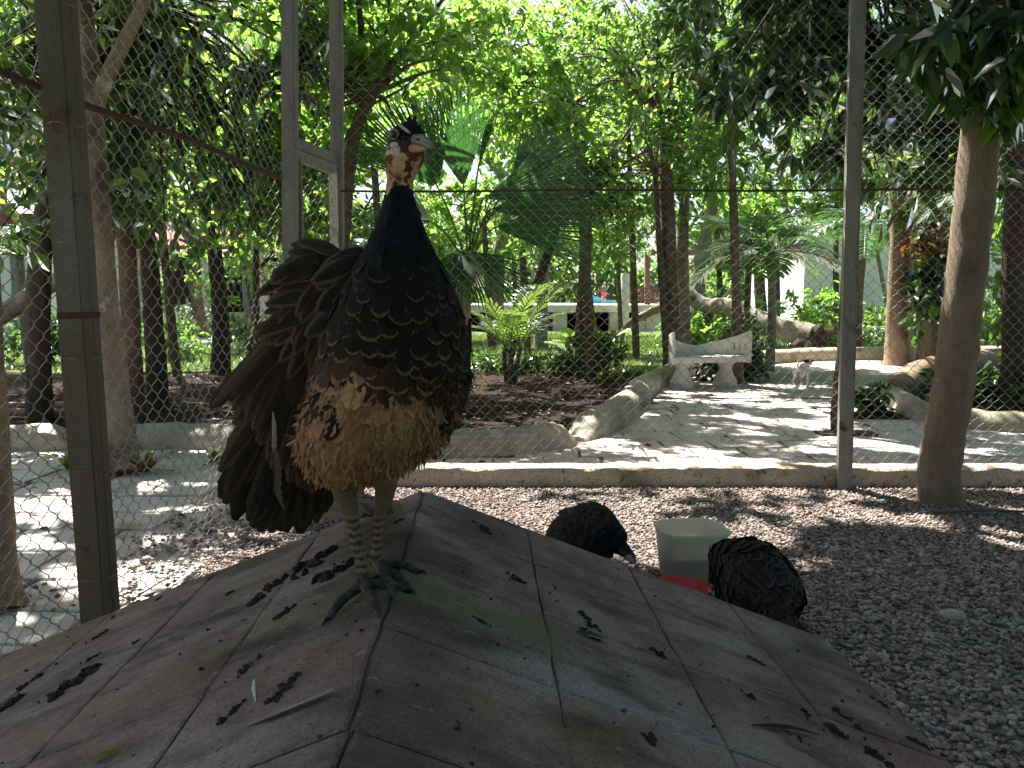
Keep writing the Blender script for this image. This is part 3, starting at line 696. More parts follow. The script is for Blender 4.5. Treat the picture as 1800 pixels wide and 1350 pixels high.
def crown(name, parent, c, rad, n, ll, lw, mat, seed, droop=.25, clumps=None, cr=None, keep=None, shell=.35):
    r = np.random.default_rng(seed); m = clumps or max(14, int(n / 110))
    cen = crown_centres(r, c, rad, m, shell); mr = cr or (np.prod(rad) / m) ** (1 / 3) * 1.15
    P, A, N, L, W = clump_leaves(r, cen, r.uniform(.7, 1.35, m) * mr, n, ll, lw, droop)
    if keep is not False:
        k = dapple(P); P, A, N, L, W = P[k], A[k], N[k], L[k], W[k]
    V, F = leaf_arrays(P, A, N, L, W)
    o = link(name, np_mesh(name, V, F), M[mat], parent); o['kind'] = 'stuff'; return cen, o
def limb(pts, r0, r1, n=8, per=5, rough=.03, seed=1):
    P = curve_pts(pts, per); return tube_np(P, np.linspace(r0, r1, len(P)), n, True, rough, seed)
def add_tube(mb, VF): mb.add([tuple(p) for p in VF[0]], [tuple(int(i) for i in f if i >= 0) for f in VF[1]])
def tree(label, pts, radii, bark, crowns=(), limbs=(), group=None, name='tree', twigs=True, seed=0, flare=1.0, base_z=None, cat='tree'):
    """pts: world points of the trunk from the ground up; crowns: (centre, radii, n, leaf length, leaf width, material, droop)"""
    P = curve_pts(pts, 7); m = len(P); t = np.linspace(0, 1, m)
    R = np.interp(t, np.linspace(0, 1, len(radii)), radii) * (1 + (flare - 1) * np.exp(-t * 22))
    root = empty(name, tuple(P[0]), label, cat, group)
    mb = MB(); add_tube(mb, tube_np(P, R, 12, True, .035, seed))
    for lp, a, b in limbs: add_tube(mb, limb(lp, a, b, seed=seed))
    tr = mb.build('trunk', M[bark], root, smooth=True)
    br = MB(); r = np.random.default_rng(seed + 91)
    for k, c in enumerate(crowns):
        cen, o = crown('crown', root, c[0], c[1], c[2], c[3], c[4], c[5], seed * 13 + k + 5, c[6] if len(c) > 6 else .25, keep=c[7] if len(c) > 7 else None)
        if twigs:
            hub = np.array(tuple(P[-1])); cc = np.array(tuple(c[0]))
            for q in r.choice(len(cen), min(len(cen), 16), replace=False):
                mid = (hub + cen[q]) / 2 + r.normal(size=3) * .12 * np.linalg.norm(cen[q] - hub) * .5 + np.array([0, 0, .1 * np.linalg.norm(cen[q] - hub)])
                add_tube(br, limb([hub, mid, cen[q]], radii[-1] * .55, .006, 5, 4, 0, 1))
    if br.v: br.build('branches' if False else 'bough', M[bark], root, smooth=True)
    return root
def px(u, v, y): return AY(u, v, y)
def gp(u, v):
    """ground point under a pixel on the lawn side"""
    p = G(u, v, .05)
    for _ in range(6): p = G(u, v, float(ground_z(p.x, p.y)))
    return p
def up(u, v, y): return AY(u, v, y)

# --- mottled tree outside the side fence, forked
b = gp(212, 822)
tree('mottled pale-barked tree with a fork just outside the side fence', [b + Vector((0, 0, -.05)), px(205, 700, 5.6), px(185, 520, 5.62), px(172, 350, 5.64), px(160, 180, 5.7), px(150, 40, 5.9), px(120, -260, 6.2)], [.115, .095, .085, .082, .075, .06, .04], 'bark_mottled',
     crowns=[(Vector((-2.6, 7.6, 5.2)), (2.2, 1.8, 1.2), 5200, .17, .075, 'leaf_mid', .35), (Vector((-4.2, 6.6, 4.4)), (1.4, 1.4, 1.3), 3200, .17, .075, 'leaf_mid', .35)],
     limbs=[([px(163, 195, 5.69), px(195, 120, 5.75), px(250, 10, 5.85), px(300, -120, 6.0)], .062, .035), ([px(175, 380, 5.66), px(140, 330, 5.6), px(110, 300, 5.5)], .03, .01)], seed=3, flare=1.35)
# --- tree at the left edge with the bright limb
b = gp(8, 1052)
tree('slim spotted tree at the side fence with a sunlit limb reaching sideways', [b + Vector((-.05, 0, -.05)), px(-8, 860, 3.14), px(-18, 600, 3.16), px(-26, 420, 3.2), px(-30, 100, 3.3), px(-60, -300, 3.5)], [.085, .06, .05, .047, .04, .03], 'bark_tan',
     crowns=[(Vector((-3.4, 4.6, 4.9)), (1.5, 1.6, .9), 3600, .15, .07, 'leaf_mid', .3)], seed=4, flare=1.5)
b = G(-60, 640)
tree('leaning tree with a bare pale limb across the lawn by the side fence', [Vector((-6.8, 9.6, 0)), px(-60, 580, 9.5), px(0, 555, 9.4), px(60, 515, 9.3), px(110, 488, 9.2), px(160, 440, 9.2), px(195, 300, 9.3)], [.14, .12, .11, .10, .095, .08, .05], 'bark_grey',
     crowns=[(px(110, 120, 9.4), (1.6, 1.3, 1.5), 3400, .16, .075, 'leaf_mid', .3)], seed=6)
# --- trunks in the mulch bed on the left
for (u0, v0, dy, pts, rad, bark, lab) in (
    (238, 742, 0, [(232, 600), (222, 430), (212, 250), (205, 60), (198, -120)], [.10, .085, .08, .07, .06, .05], 'bark_brown', 'straight reddish-brown trunk rising from the mulch behind the mottled tree'),
    (278, 722, 0, [(272, 600), (262, 450), (250, 320), (235, 180)], [.12, .10, .085, .07, .05], 'bark_dark', 'dark crooked trunk with leafy side shoots in the mulch bed'),
    (388, 655, 0, [(388, 560), (380, 470), (374, 380), (378, 250)], [.16, .13, .12, .10, .07], 'bark_dark', 'dark trunk standing in the sunny strip before the beige wall')):
    g = gp(u0, v0)
    tree(lab, [g + Vector((0, 0, -.06))] + [px(a, bb, g.y) for a, bb in pts], rad, bark, crowns=[(px(pts[-1][0] - 10, pts[-1][1] - 20, g.y + .4), (1.7, 1.5, 1.4), 2000, .17, .08, 'leaf_mid', .4)], seed=int(u0))
g = gp(450, 640)
tree('thin dark sapling trunk between the fence and the beige wall', [Vector((-4.6, 14.2, 0)), px(450, 480, 14.2), px(451, 380, 14.2), px(440, 250, 14.2)], [.07, .06, .05, .03], 'bark_dark', crowns=[(px(440, 300, 14), (1.7, 1.4, 1.6), 2600, .17, .08, 'leaf_bright', .3)],
     limbs=[([px(451, 470, 14.2), px(480, 440, 14.2), px(430, 375, 14.1)], .05, .03)], seed=22)
# --- branching tree behind the gate
b = Vector((-1.75, 8.6, .04))
tree('slender forked tree with bare spreading branches behind the gate', [b, px(603, 500, 8.6), px(610, 330, 8.6), px(628, 220, 8.6), px(655, 165, 8.6)], [.08, .075, .07, .065, .06], 'bark_brown',
     limbs=[([px(655, 165, 8.6), px(690, 110, 8.6), px(740, 50, 8.7), px(800, -30, 8.8)], .045, .018), ([px(652, 170, 8.6), px(640, 100, 8.55), px(628, 0, 8.5)], .04, .02), ([px(685, 112, 8.6), px(660, 60, 8.5), px(640, 30, 8.5)], .02, .01), ([px(640, 190, 8.6), px(700, 160, 8.5), px(740, 130, 8.4)], .02, .006)],
     crowns=[(px(700, 30, 8.8), (1.5, 1.2, 1.0), 3000, .13, .07, 'leaf_bright', .2), (px(560, 160, 8.9), (1.0, 1.0, 1.5), 2600, .14, .08, 'leaf_bright', .2)], seed=31)
# --- trees in and behind the central bed
cent = [
 (1021, 652, [(1024, 560), (1028, 480), (1030, 420), (1034, 330)], [.135, .115, .105, .10, .07], 'bark_brown', 'stout ringed trunk rising from the mulch bed with a low bright crown', [(1040, 395, 2.0, 1.0, 3200, 'leaf_bright'), (1090, 250, 2.2, 1.8, 4600, 'leaf_bright')]),
 (886, 655, [(905, 590), (940, 510), (962, 450), (985, 380)], [.09, .08, .075, .07, .05], 'bark_dark', 'dark slanting trunk leaning away from the small bright palm', [(1000, 330, 1.5, 1.2, 2600, 'leaf_mid')]),
 (950, 612, [(952, 560), (955, 480), (958, 380), (960, 250)], [.16, .14, .13, .12, .10], 'bark_grey', 'pale straight trunk on the lawn before the terrace', [(960, 130, 3.0, 2.6, 5200, 'leaf_bright')]),
 (1180, 657, [(1181, 560), (1176, 430), (1172, 330), (1168, 220)], [.14, .12, .12, .11, .08], 'bark_brown', 'dark brown trunk standing right beside the white bench', [(1180, 150, 2.4, 2.0, 5200, 'leaf_mid')]),
 (1203, 640, [(1203, 560), (1200, 430), (1206, 300)], [.13, .11, .11, .08], 'bark_grey', 'greyish trunk tucked behind the dark brown trunk near the bench', [(1230, 120, 2.4, 1.9, 4200, 'leaf_mid')]),
 (1578, 637, [(1576, 560), (1582, 430), (1580, 300), (1584, 130)], [.22, .19, .18, .17, .13], 'bark_tan', 'tall tan trunk growing at the far edge of the path', [(1590, 60, 3.2, 2.2, 5200, 'leaf_mid')]),
 (1597, 634, [(1598, 560), (1596, 430), (1600, 300)], [.09, .08, .075, .05], 'bark_tan', 'thin tan stem close against the tall tan trunk', [(1640, 210, 2.0, 1.6, 2600, 'leaf_mid')]),
 (1782, 712, [(1784, 620), (1780, 480), (1786, 330), (1778, 180), (1770, 60)], [.17, .125, .11, .11, .10, .08], 'bark_dark', 'dark trunk in the shaded bed wound with climbing leaves', [(1770, 40, 1.5, 1.2, 2800, 'leaf_dark')]),
 (1548, 600, [(1562, 560), (1550, 490), (1540, 430), (1530, 330)], [.10, .09, .08, .07, .05], 'bark_grey', 'thin grey stem leaning beside the tall tan trunk', [(1500, 250, 2.2, 1.8, 2600, 'leaf_bright')]),
]
for u0, v0, pts, rad, bark, lab, cr in cent:
    g = gp(u0, v0)
    tree(lab, [g + Vector((0, 0, -.06))] + [px(a, bb, g.y) for a, bb in pts], rad, bark, flare=1.25, seed=int(u0),
         crowns=[(px(cu, cv, g.y + .6), (rx, rx * .8, rz_), n, .15 if g.y < 16 else .19, .075 if g.y < 16 else .095, mt, .3) for cu, cv, rx, rz_, n, mt in cr])
# --- drooping dark-leaved trees close behind the fence, upper right and upper left
tree('dark glossy drooping-leaved tree whose boughs hang behind the right post', [Vector((3.3, 7.05, -.05)), px(1472, 765, 7.05), px(1482, 600, 7.08), px(1490, 430, 7.1), px(1497, 250, 7.15), px(1500, 60, 7.2), px(1500, -150, 7.3)], [.055, .05, .048, .045, .042, .04, .035], 'bark_dark',
     crowns=[(px(1440, 150, 7.4), (1.15, .8, .75), 1500, .21, .085, 'leaf_dark', .9), (px(1345, 60, 7.7), (1.0, .8, .6), 900, .21, .085, 'leaf_dark', .9), (px(1600, 190, 7.3), (.95, .8, 1.0), 1500, .20, .085, 'leaf_dark', .9), (px(1700, 60, 7.3), (1.0, .8, .8), 1500, .20, .085, 'leaf_dark', .9), (Vector((2.6, 9.4, 6.4)), (3.2, 2.3, .8), 9000, .2, .1, 'leaf_dark', .5), (Vector((.4, 11.6, 7.0)), (2.6, 2.0, .8), 6000, .2, .1, 'leaf_dark', .5), (Vector((5.2, 11.5, 7.2)), (2.4, 2.0, .8), 5000, .2, .1, 'leaf_dark', .5)], seed=41)  # last three crowns, out of view, are added to shade the path
mbp = MB(); mbp.box((2.75, 6.9, .0), (3.25, 7.1, .035)); tag(mbp.build('base_plate', M['rail'], bevel=.006), 'flat dark iron bar lying at the foot of the thin dark trunk', 'bar')
tree('large-leaved shade tree filling the view above the side fence', [Vector((-4.6, 7.6, .0)), Vector((-4.5, 7.6, 1.6)), Vector((-4.2, 7.7, 3.0)), Vector((-3.8, 7.8, 4.0))], [.12, .10, .09, .06], 'bark_dark',
     crowns=[(px(330, 130, 7.6), (1.3, .9, .75), 1300, .19, .095, 'leaf_dark', .5), (px(420, 60, 8.2), (1.2, .9, .6), 900, .18, .10, 'leaf_bright', .4), (px(300, 330, 7.8), (1.2, .8, .7), 1200, .17, .08, 'leaf_mid', .6), (px(60, 250, 7.0), (1.1, .9, 1.3), 1300, .18, .09, 'leaf_mid', .5), (px(420, 330, 8.8), (1.0, .8, 1.0), 900, .17, .09, 'leaf_bright', .4)], seed=47)
# --- pen tree, leaning, inside the fence; its crown, thickened overhead by an added layer, shades the pen
b = Vector((2.56, 4.60, -.04))
tree('leaning smooth-barked tree growing inside the pen by the kerb', [b, px(1652, 820, 4.6), px(1672, 700, 4.6), px(1692, 540, 4.62), px(1712, 360, 4.64), px(1728, 180, 4.66), px(1742, 20, 4.7), px(1760, -200, 4.8), Vector((3.0, 5.0, 3.9))], [.118, .112, .110, .108, .106, .103, .10, .085, .07], 'bark_pen', flare=1.35,
     crowns=[(Vector((1.0, 5.6, 5.2)), (3.6, 2.6, 1.0), 19000, .19, .095, 'leaf_mid', .3, None), (Vector((-1.6, 4.2, 5.4)), (2.6, 2.8, .9), 14000, .19, .095, 'leaf_mid', .3, None), (Vector((3.4, 4.4, 4.5)), (1.6, 1.6, .9), 6000, .17, .085, 'leaf_mid', .3, None), (Vector((-2.3, 5.6, 7.3)), (2.9, 2.6, .7), 11000, .22, .12, 'leaf_mid', .3, None), (px(1745, 55, 4.2), (.42, .35, .26), 420, .19, .09, 'leaf_dark', .8), (px(1800, 130, 4.3), (.22, .3, .25), 160, .18, .09, 'leaf_dark', .8), (Vector((.2, 3.0, 6.0)), (3.6, 2.0, .8), 13000, .19, .095, 'leaf_mid', .3, None)],  # two small dark crowns are invented where a finger darkened the view
     limbs=[([Vector((2.95, 4.95, 3.7)), Vector((2.0, 5.2, 4.5)), Vector((.6, 5.4, 5.0))], .06, .02), ([Vector((2.95, 4.95, 3.6)), Vector((1.2, 4.2, 4.9)), Vector((-1.2, 4.1, 5.3))], .05, .02)], seed=51)

# --- tall wood behind: far trees
FAR = 'tall leafy trees of the wood behind the garden'
r0 = np.random.default_rng(77)
for k, (x, y, h, rad, mt) in enumerate([(-15, 24, 8.5, 3.4, 'leaf_mid'), (-10.5, 27, 9.5, 3.4, 'leaf_bright'), (-7.2, 22, 8.6, 2.8, 'leaf_bright'), (-3.6, 25, 9.4, 3.0, 'leaf_bright'), (-.4, 21, 7.6, 2.5, 'leaf_bright'), (2.6, 25.5, 9.6, 3.0, 'leaf_bright'), (5.2, 22, 8.0, 2.6, 'leaf_bright'), (8.6, 27, 10.0, 3.3, 'leaf_mid'), (12.2, 24, 8.8, 3.0, 'leaf_mid'), (16.5, 26, 9.6, 3.6, 'leaf_mid'), (-19, 20, 7.5, 3.0, 'leaf_mid')]):
    z0 = float(ground_z(x, y)) - .1
    tree('tall %s-barked tree with a %s green crown in the wood beyond the garden' % ('brown' if k % 2 else 'grey', 'bright' if mt == 'leaf_bright' else 'deep'), [Vector((x, y, z0)), Vector((x + r0.normal() * .2, y, z0 + h * .3)), Vector((x + r0.normal() * .35, y, z0 + h * .55)), Vector((x + r0.normal() * .5, y, z0 + h * .75))], [.22, .17, .14, .08], 'bark_brown' if k % 2 else 'bark_grey',
         crowns=[(Vector((x, y, z0 + h * .76)), (rad, rad * .8, h * .30), (1700 if -1.5 < x < 6 else 3000), .24, .13, mt, .25)], group=FAR, seed=100 + k, flare=1.3)
# --- mid trees with low bright foliage
MIDL = ['slim young tree spreading over the bare branches behind the gate', 'slim young tree rising above the big fan palm', 'slim young tree with a wide sunny crown above the terrace column', 'slim young tree with low leaves beside the dark brown trunk near the bench', 'slim young tree with bright leaves seen through the gate frame', 'slim young tree above the crooked dark trunk', 'slim young tree leaning its leaves over the fan palm tips', 'slim young tree above the greyish trunk behind the bench', 'slim young tree behind the leaning pen tree', 'slim young tree high over the feather palm near the white house', 'slim young tree in front of the veranda']
MID = 'bright young trees behind the bed'
for k, (u, v, y, rx, rz_, n, mt) in enumerate([(640, 60, 12, 1.8, 1.3, 3600, 'leaf_bright'), (900, 90, 14.5, 2.2, 1.4, 4600, 'leaf_bright'), (1100, 110, 15.5, 2.2, 1.6, 4600, 'leaf_bright'), (1150, 300, 12.6, 1.5, 1.3, 3600, 'leaf_bright'), (480, 200, 12.5, 1.6, 1.9, 4000, 'leaf_bright'), (250, 60, 12.5, 1.9, 1.5, 3600, 'leaf_mid'), (1010, 180, 11.6, 1.5, .9, 3000, 'leaf_bright'), (1280, 60, 11.5, 1.6, 1.1, 3400, 'leaf_mid'), (1700, 250, 12.5, 1.8, 1.5, 3600, 'leaf_mid'), (60, 100, 11, 1.8, 1.6, 3600, 'leaf_mid'), (430, 470, 19, 1.8, 1.2, 2400, 'leaf_bright')]):
    c = px(u, v, y); z0 = float(ground_z(c.x, y)) - .08
    tree(MIDL[k], [Vector((c.x + .3, y, z0)), Vector((c.x + .15, y, lerp(z0, c.z, .5))), Vector((c.x, y, c.z))], [.075, .06, .03], 'bark_brown', crowns=[(c, (rx, rx * .8, rz_), n, .14, .08, mt, .25)], group=MID, seed=200 + k)

LOWT = ['low-crowned tree just behind the fan palm stalks', 'low-crowned tree behind the gate on the lawn', 'low-crowned tree over the left end of the terrace', 'low-crowned tree on the lawn behind the fallen trunk', 'low-crowned tree between the palms and the white house', 'low-crowned tree beside the white house corner', 'low-crowned tree half hiding the terrace column', 'low-crowned tree behind the peahen neck beyond the lawn', 'low-crowned tree seen through the gate mesh', 'low-crowned tree behind the vine-smothered trunk', 'low-crowned tree at the edge of the terrace lawn']
for k, (u, v, y, rx, rz_, mt) in enumerate([(850, 380, 19, 1.6, 1.2, 'leaf_bright'), (640, 370, 18, 1.6, 1.3, 'leaf_mid'), (780, 430, 26, 1.8, 1.2, 'leaf_mid'), (1262, 395, 23, 1.9, 1.5, 'leaf_bright'), (1365, 360, 27, 2.4, 1.7, 'leaf_mid'), (1470, 330, 26, 2.2, 1.5, 'leaf_bright'), (1085, 400, 32, 2.6, 1.5, 'leaf_mid'), (735, 400, 24, 2.0, 1.6, 'leaf_bright'), (560, 400, 22, 1.9, 1.6, 'leaf_mid'), (1705, 400, 22, 2.0, 1.8, 'leaf_mid'), (900, 400, 30, 2.4, 1.5, 'leaf_bright')]):
    c = px(u, v, y); z0 = float(ground_z(c.x, y)) - .08
    tree(LOWT[k], [Vector((c.x + .2, y, z0)), Vector((c.x + .1, y, lerp(z0, c.z, .5))), Vector((c.x, y, c.z))], [.11, .09, .05], 'bark_brown', crowns=[(c, (rx, rx * .8, rz_), 2400, .2, .11, mt, .25)], seed=260 + k, group='low-crowned trees on the lawn')
for k, (x, y, h, rad, lab) in enumerate([(9.6, 10.5, 6.5, 2.2, 'garden tree standing in the shaded bed beyond the dark trunk'), (12.5, 15.5, 7.5, 2.6, 'garden tree past the end of the long pale border'), (-9.5, 11.5, 6.5, 2.3, 'garden tree on the lawn before the white house end')]):
    tree(lab, [Vector((x, y, -.05)), Vector((x + .1, y, h * .3)), Vector((x - .1, y, h * .55)), Vector((x, y, h * .7))], [.15, .12, .10, .06], 'bark_brown', crowns=[(Vector((x, y, h * .66)), (rad, rad, h * .34), 3400, .19, .10, 'leaf_mid', .3)], seed=760 + k)
# --- the wood on the horizon and unseen trees added round the pen to block sky light
r = np.random.default_rng(303); n = 26000
x = r.uniform(-110, 110, n); hmax = 9 + 4 * np.sin(x * .21) + 2.5 * np.sin(x * .63 + 1); z = -1 + hmax * r.uniform(0, 1, n) ** .8; y = 104 + 9 * r.uniform(0, 1, n) + 3 * np.sin(x * .4)
P = np.stack([x, y, z], -1); V, F = leaf_arrays(P, unit(r.normal(size=(n, 3))), unit(r.normal(size=(n, 3)) + np.array([0, -.5, .8])), r.uniform(.7, 1.5, n), r.uniform(.5, 1.0, n))
tag(link('far_wood', np_mesh('far_wood', V, F), M['leaf_mid']), 'distant line of woodland behind the terrace and houses', 'woodland', kind='stuff')
for k, (x, y, h, rad, n) in enumerate([(-5.5, -3.0, 6.5, 2.6, 4200), (-1.0, -6.0, 7.0, 3.2, 5200), (4.2, -5.0, 6.8, 3.0, 5200), (7.6, -.5, 6.4, 2.6, 4600), (-6.4, 1.2, 6.0, 2.3, 3800), (8.2, 4.2, 6.2, 2.2, 3600), (1.5, -1.6, 8.2, 3.0, 4600)]):
    lab = ['added unseen shade tree behind the pen beyond the side fence', 'added unseen shade tree standing behind the bird house', 'added unseen shade tree behind the pen across from the gate', 'added unseen shade tree beyond the gravel side of the pen', 'added unseen shade tree beside the spotted tree outside the side fence', 'added unseen shade tree past the end of the kerb wall', 'added unseen shade tree arching right over the bird house'][k]
    lo = k != 6
    tree(lab, [Vector((x, y, -.05)), Vector((x + .1, y, h * .25)), Vector((x, y, h * .5)), Vector((x - .1, y, h * .66))] if lo else [Vector((2.4, -3.2, -.05)), Vector((2.3, -3.0, 2.5)), Vector((2.0, -2.4, 5.0)), Vector((1.6, -1.8, 7.0))], [.16, .13, .11, .08], 'bark_brown', crowns=[(Vector((x, y, h * (.58 if lo else .92))), (rad, rad, h * (.42 if lo else .14)), n, .30, .17, 'leaf_mid', .3)], seed=700 + k, name='added_shade_tree')
# ------------------------------------------------------------------ palms
def fan_leaf(hub, axis, normal, R, spread, n=34, split=.55, droop=.12, seed=0):
    """pleated round palm leaf: segments joined near the hub, free at the tips"""
    r = np.random.default_rng(seed); hub = np.array(tuple(hub)); a = unit(np.array(tuple(axis), float)); nn = np.array(tuple(normal), float); nn = unit(nn - a * np.dot(nn, a)); s = np.cross(a, nn)
    V, F = [], []
    ang = np.linspace(-spread, spread, n + 1)
    for k in range(n):
        am = (ang[k] + ang[k + 1]) / 2; RR = R * (1 - .16 * (abs(am) / spread) ** 2) * r.uniform(.94, 1.05)
        def pt(th, rr, lift): return hub + (a * math.cos(th) + s * math.sin(th)) * rr + nn * (lift - droop * R * (rr / R) ** 2)
        o = len(V); pl = .75 * R * split * spread / n
        tw = r.normal() * .012
        V += [pt(ang[k], R * .04, 0), pt(am, R * .04, 0), pt(ang[k+1], R * .04, 0), pt(ang[k], RR * split, 0), pt(am, RR * split, pl), pt(ang[k+1], RR * split, 0), pt(lerp(ang[k], am, .45) + tw, RR * .82, 0), pt(am + tw, RR * .82, pl * .6), pt(lerp(ang[k+1], am, .45) + tw, RR * .82, 0), pt(am + tw * 2, RR, -r.uniform(0, .05) * R)]
        F += [(o, o+1, o+4, o+3), (o+1, o+2, o+5, o+4), (o+3, o+4, o+7, o+6), (o+4, o+5, o+8, o+7), (o+6, o+7, o+9, o+9), (o+7, o+8, o+9, o+9)]
    return V, F
fp = Vector((-.55, 8.4, .0)); hubc = px(822, 470, 8.4)
fpalm = empty('fan_palm', tuple(fp), 'big fan palm with wide pleated leaves behind the peahen', 'palm')
add = MB(); add_tube(add, limb([fp + Vector((0, 0, -.05)), fp + Vector((-.02, 0, .5)), hubc], .10, .075, 10)); add.build('trunk', M['bark_tan'], fpalm, smooth=True)
fans = [  # hub pixel, tip pixel, hub depth, tip depth, spread, normal
    ((770, 330), (668, 165), 8.3, 8.4, .75, (.25, -1, .25)), ((815, 330), (790, 145), 8.2, 8.1, .5, (.15, -1, .2)), ((840, 300), (876, 140), 8.6, 8.7, .22, (-.9, -.6, .1)),
    ((850, 350), (1065, 268), 8.3, 8.0, .42, (.0, -1, .3)), ((860, 370), (1090, 335), 8.5, 8.6, .36, (-.1, -1, .35)), ((870, 400), (1060, 400), 8.6, 8.9, .50, (.2, -.9, .5)),
    ((815, 440), (905, 530), 8.0, 7.6, 1.0, (.35, -.8, .75)), ((800, 440), (760, 560), 8.0, 7.7, .8, (-.2, -.8, .6)), ((900, 310), (985, 225), 9.2, 9.6, .5, (-.2, -1, .3)), ((760, 390), (650, 360), 8.5, 8.8, .7, (-.2, -.8, .7))]
for k, (h, t, yh, yt, sp, nn) in enumerate(fans):
    H_, T_ = px(h[0], h[1], yh), px(t[0], t[1], yt); Vf, Ff = fan_leaf(H_, T_ - H_, nn, (T_ - H_).length, sp, 34 if sp > .4 else 20, .45, .06, k)
    mb = MB().add(Vf, [f if f[2] != f[3] else f[:3] for f in Ff]); me = bpy.data.meshes.new('fan_leaf'); me.from_pydata(mb.v, [], mb.f); me.update()
    lf_ = link('fan_leaf', me, M['leaf_fan'], fpalm)
    pm = MB(); mid = (hubc + H_) / 2 + Vector((0, 0, .06)); add_tube(pm, limb([hubc, mid, H_, H_ + (T_ - H_) * .15], .016, .006, 6, 4)); pm.build('petiole', M['leaf_palm_bright'], lf_, smooth=True)
def frond(base, tip, sag, nl, ll, lw, r, V, F, stem, vee=.5):
    base, tip = np.array(tuple(base)), np.array(tuple(tip)); d = tip - base; L = np.linalg.norm(d); mid = (base + tip) / 2 + np.array([0, 0, sag * L])
    t = np.linspace(0, 1, nl)[:, None]; P = (1-t)**2 * base + 2*t*(1-t) * mid + t**2 * tip
    T = np.gradient(P, axis=0); T = unit(T); side = unit(np.cross(T, np.array([0, 0, 1.0]))); upv = np.cross(side, T)
    add_tube(stem, tube_np(P, np.linspace(.014, .003, nl) * (L / 1.2), 5, True))
    for s in (-1, 1):
        for i in range(3, nl):
            tt = i / nl; l = ll * (math.sin(math.pi * min(1, .12 + tt * .86)) ** .6) * r.uniform(.85, 1.1)
            a = unit(side[i] * s * .9 + T[i] * (.55 + .5 * tt) + upv[i] * vee * r.uniform(.3, 1) + r.normal(size=3) * .06); p = P[i]
            w = np.cross(a, upv[i]); w = unit(w) * lw * .5
            o = len(V); q = p + a * l * .5 - np.array([0, 0, l * .03]); e = p + a * l - np.array([0, 0, l * .22])
            V += [p - w * .5, p + w * .5, q + w, q - w, e]; F += [(o, o+1, o+2, o+3), (o+3, o+2, o+4, o+4)]
def palm(label, base, hub, r0_, r1_, tips, mat, seed, nl=26, ll=.3, lw=.022, sag=.28, bark='bark_grey', stems=None, group=None, vee=.35):
    r = np.random.default_rng(seed); root = empty('palm', tuple(base), label, 'palm', group)
    tr = MB()
    for b_, h_ in (stems or [(base, hub)]): add_tube(tr, limb([Vector(b_) - Vector((0, 0, .05)), (Vector(b_) + Vector(h_)) / 2 + Vector((r.normal() * .03, 0, 0)), Vector(h_)], r0_, r1_, 9))
    tr.build('trunk', M[bark], root, smooth=True)
    for k, tp in enumerate(tips):
        V, F = [], []; st = MB(); frond(hub if stems is None else stems[k % len(stems)][1], tp, sag * r.uniform(.7, 1.2), nl, ll, lw, r, V, F, st, vee)
        me = bpy.data.meshes.new('frond'); me.from_pydata([tuple(p) for p in V], [], [f if f[2] != f[3] else f[:3] for f in F]); me.update()
        fo = link('frond', me, M[mat], root); st.build('rachis', M['leaf_palm_bright'], fo, smooth=True)
    return root
def ringtips(hub, n, R, z0, z1, seed, off=0):
    r = np.random.default_rng(seed)
    return [hub + Vector((math.cos(a) * R * r.uniform(.8, 1.15), math.sin(a) * R * r.uniform(.8, 1.15), r.uniform(z0, z1))) for a in (off + 2 * math.pi * k / n + r.normal() * .15 for k in range(n))]
g = gp(890, 645); g = Vector((-.02, 11.2, .05))
sb = [(Vector((-.02 + dx * .4, 11.2 + dy, .05)), Vector((.0 + dx, 11.2 + dy, .55))) for dx, dy in ((-.1, 0), (.04, .1), (.12, -.05), (-.02, -.1))]
palm('small bright feather palm growing in a clump of stems in the bed', g, Vector((0, 11.2, .5)), .045, .03, ringtips(Vector((0, 11.2, .6)), 14, .75, .25, .95, 5), 'leaf_palm_bright', 5, 26, .32, .03, .25, 'bark_brown', sb, vee=.2)
h = px(1355, 445, 13.5); g = gp(1362, 640); g = Vector((h.x + .08, 13.6, .05))
palm('pale-trunked feather palm with a full dark crown behind the bench', g, h, .085, .06, ringtips(h, 15, 1.25, -.7, .7, 6), 'leaf_palm', 6, 24, .5, .06, .3)
h = px(1318, 440, 14.6); palm('second feather palm with a darker slim trunk behind the bench', Vector((h.x, 14.7, .04)), h, .07, .055, ringtips(h, 13, 1.3, -.7, .7, 7, .3), 'leaf_palm', 7, 24, .5, .06, .3, 'bark_brown')
h = px(1522, 400, 17.5); palm('slim feather palm between the right post and the tall tan trunk', Vector((h.x - .02, 17.6, .0)), h, .10, .08, ringtips(h, 14, 1.6, -.8, .9, 8), 'leaf_palm', 8, 24, .6, .065, .3, 'bark_brown')
h = px(1790, 320, 11.2); palm('feather palm with arching fronds behind the dark vine trunk', Vector((h.x + .5, 11.3, .05)), h, .08, .06, ringtips(h, 15, 1.2, -.6, .7, 9), 'leaf_palm', 9, 28, .45, .03, .3, 'bark_brown')
h = px(35, 450, 13.0); palm('feather palm near the white house beyond the side fence', Vector((h.x, 13.1, .05)), h, .08, .06, ringtips(h, 15, 1.2, -.5, .5, 10), 'leaf_palm', 10, 28, .45, .03, .3)
h = px(660, 480, 11.5); palm('low feather palm half hidden behind the peahen', Vector((h.x, 11.6, .05)), h, .07, .05, ringtips(h, 11, 1.0, -.2, .7, 11), 'leaf_palm', 11, 26, .4, .03, .3)

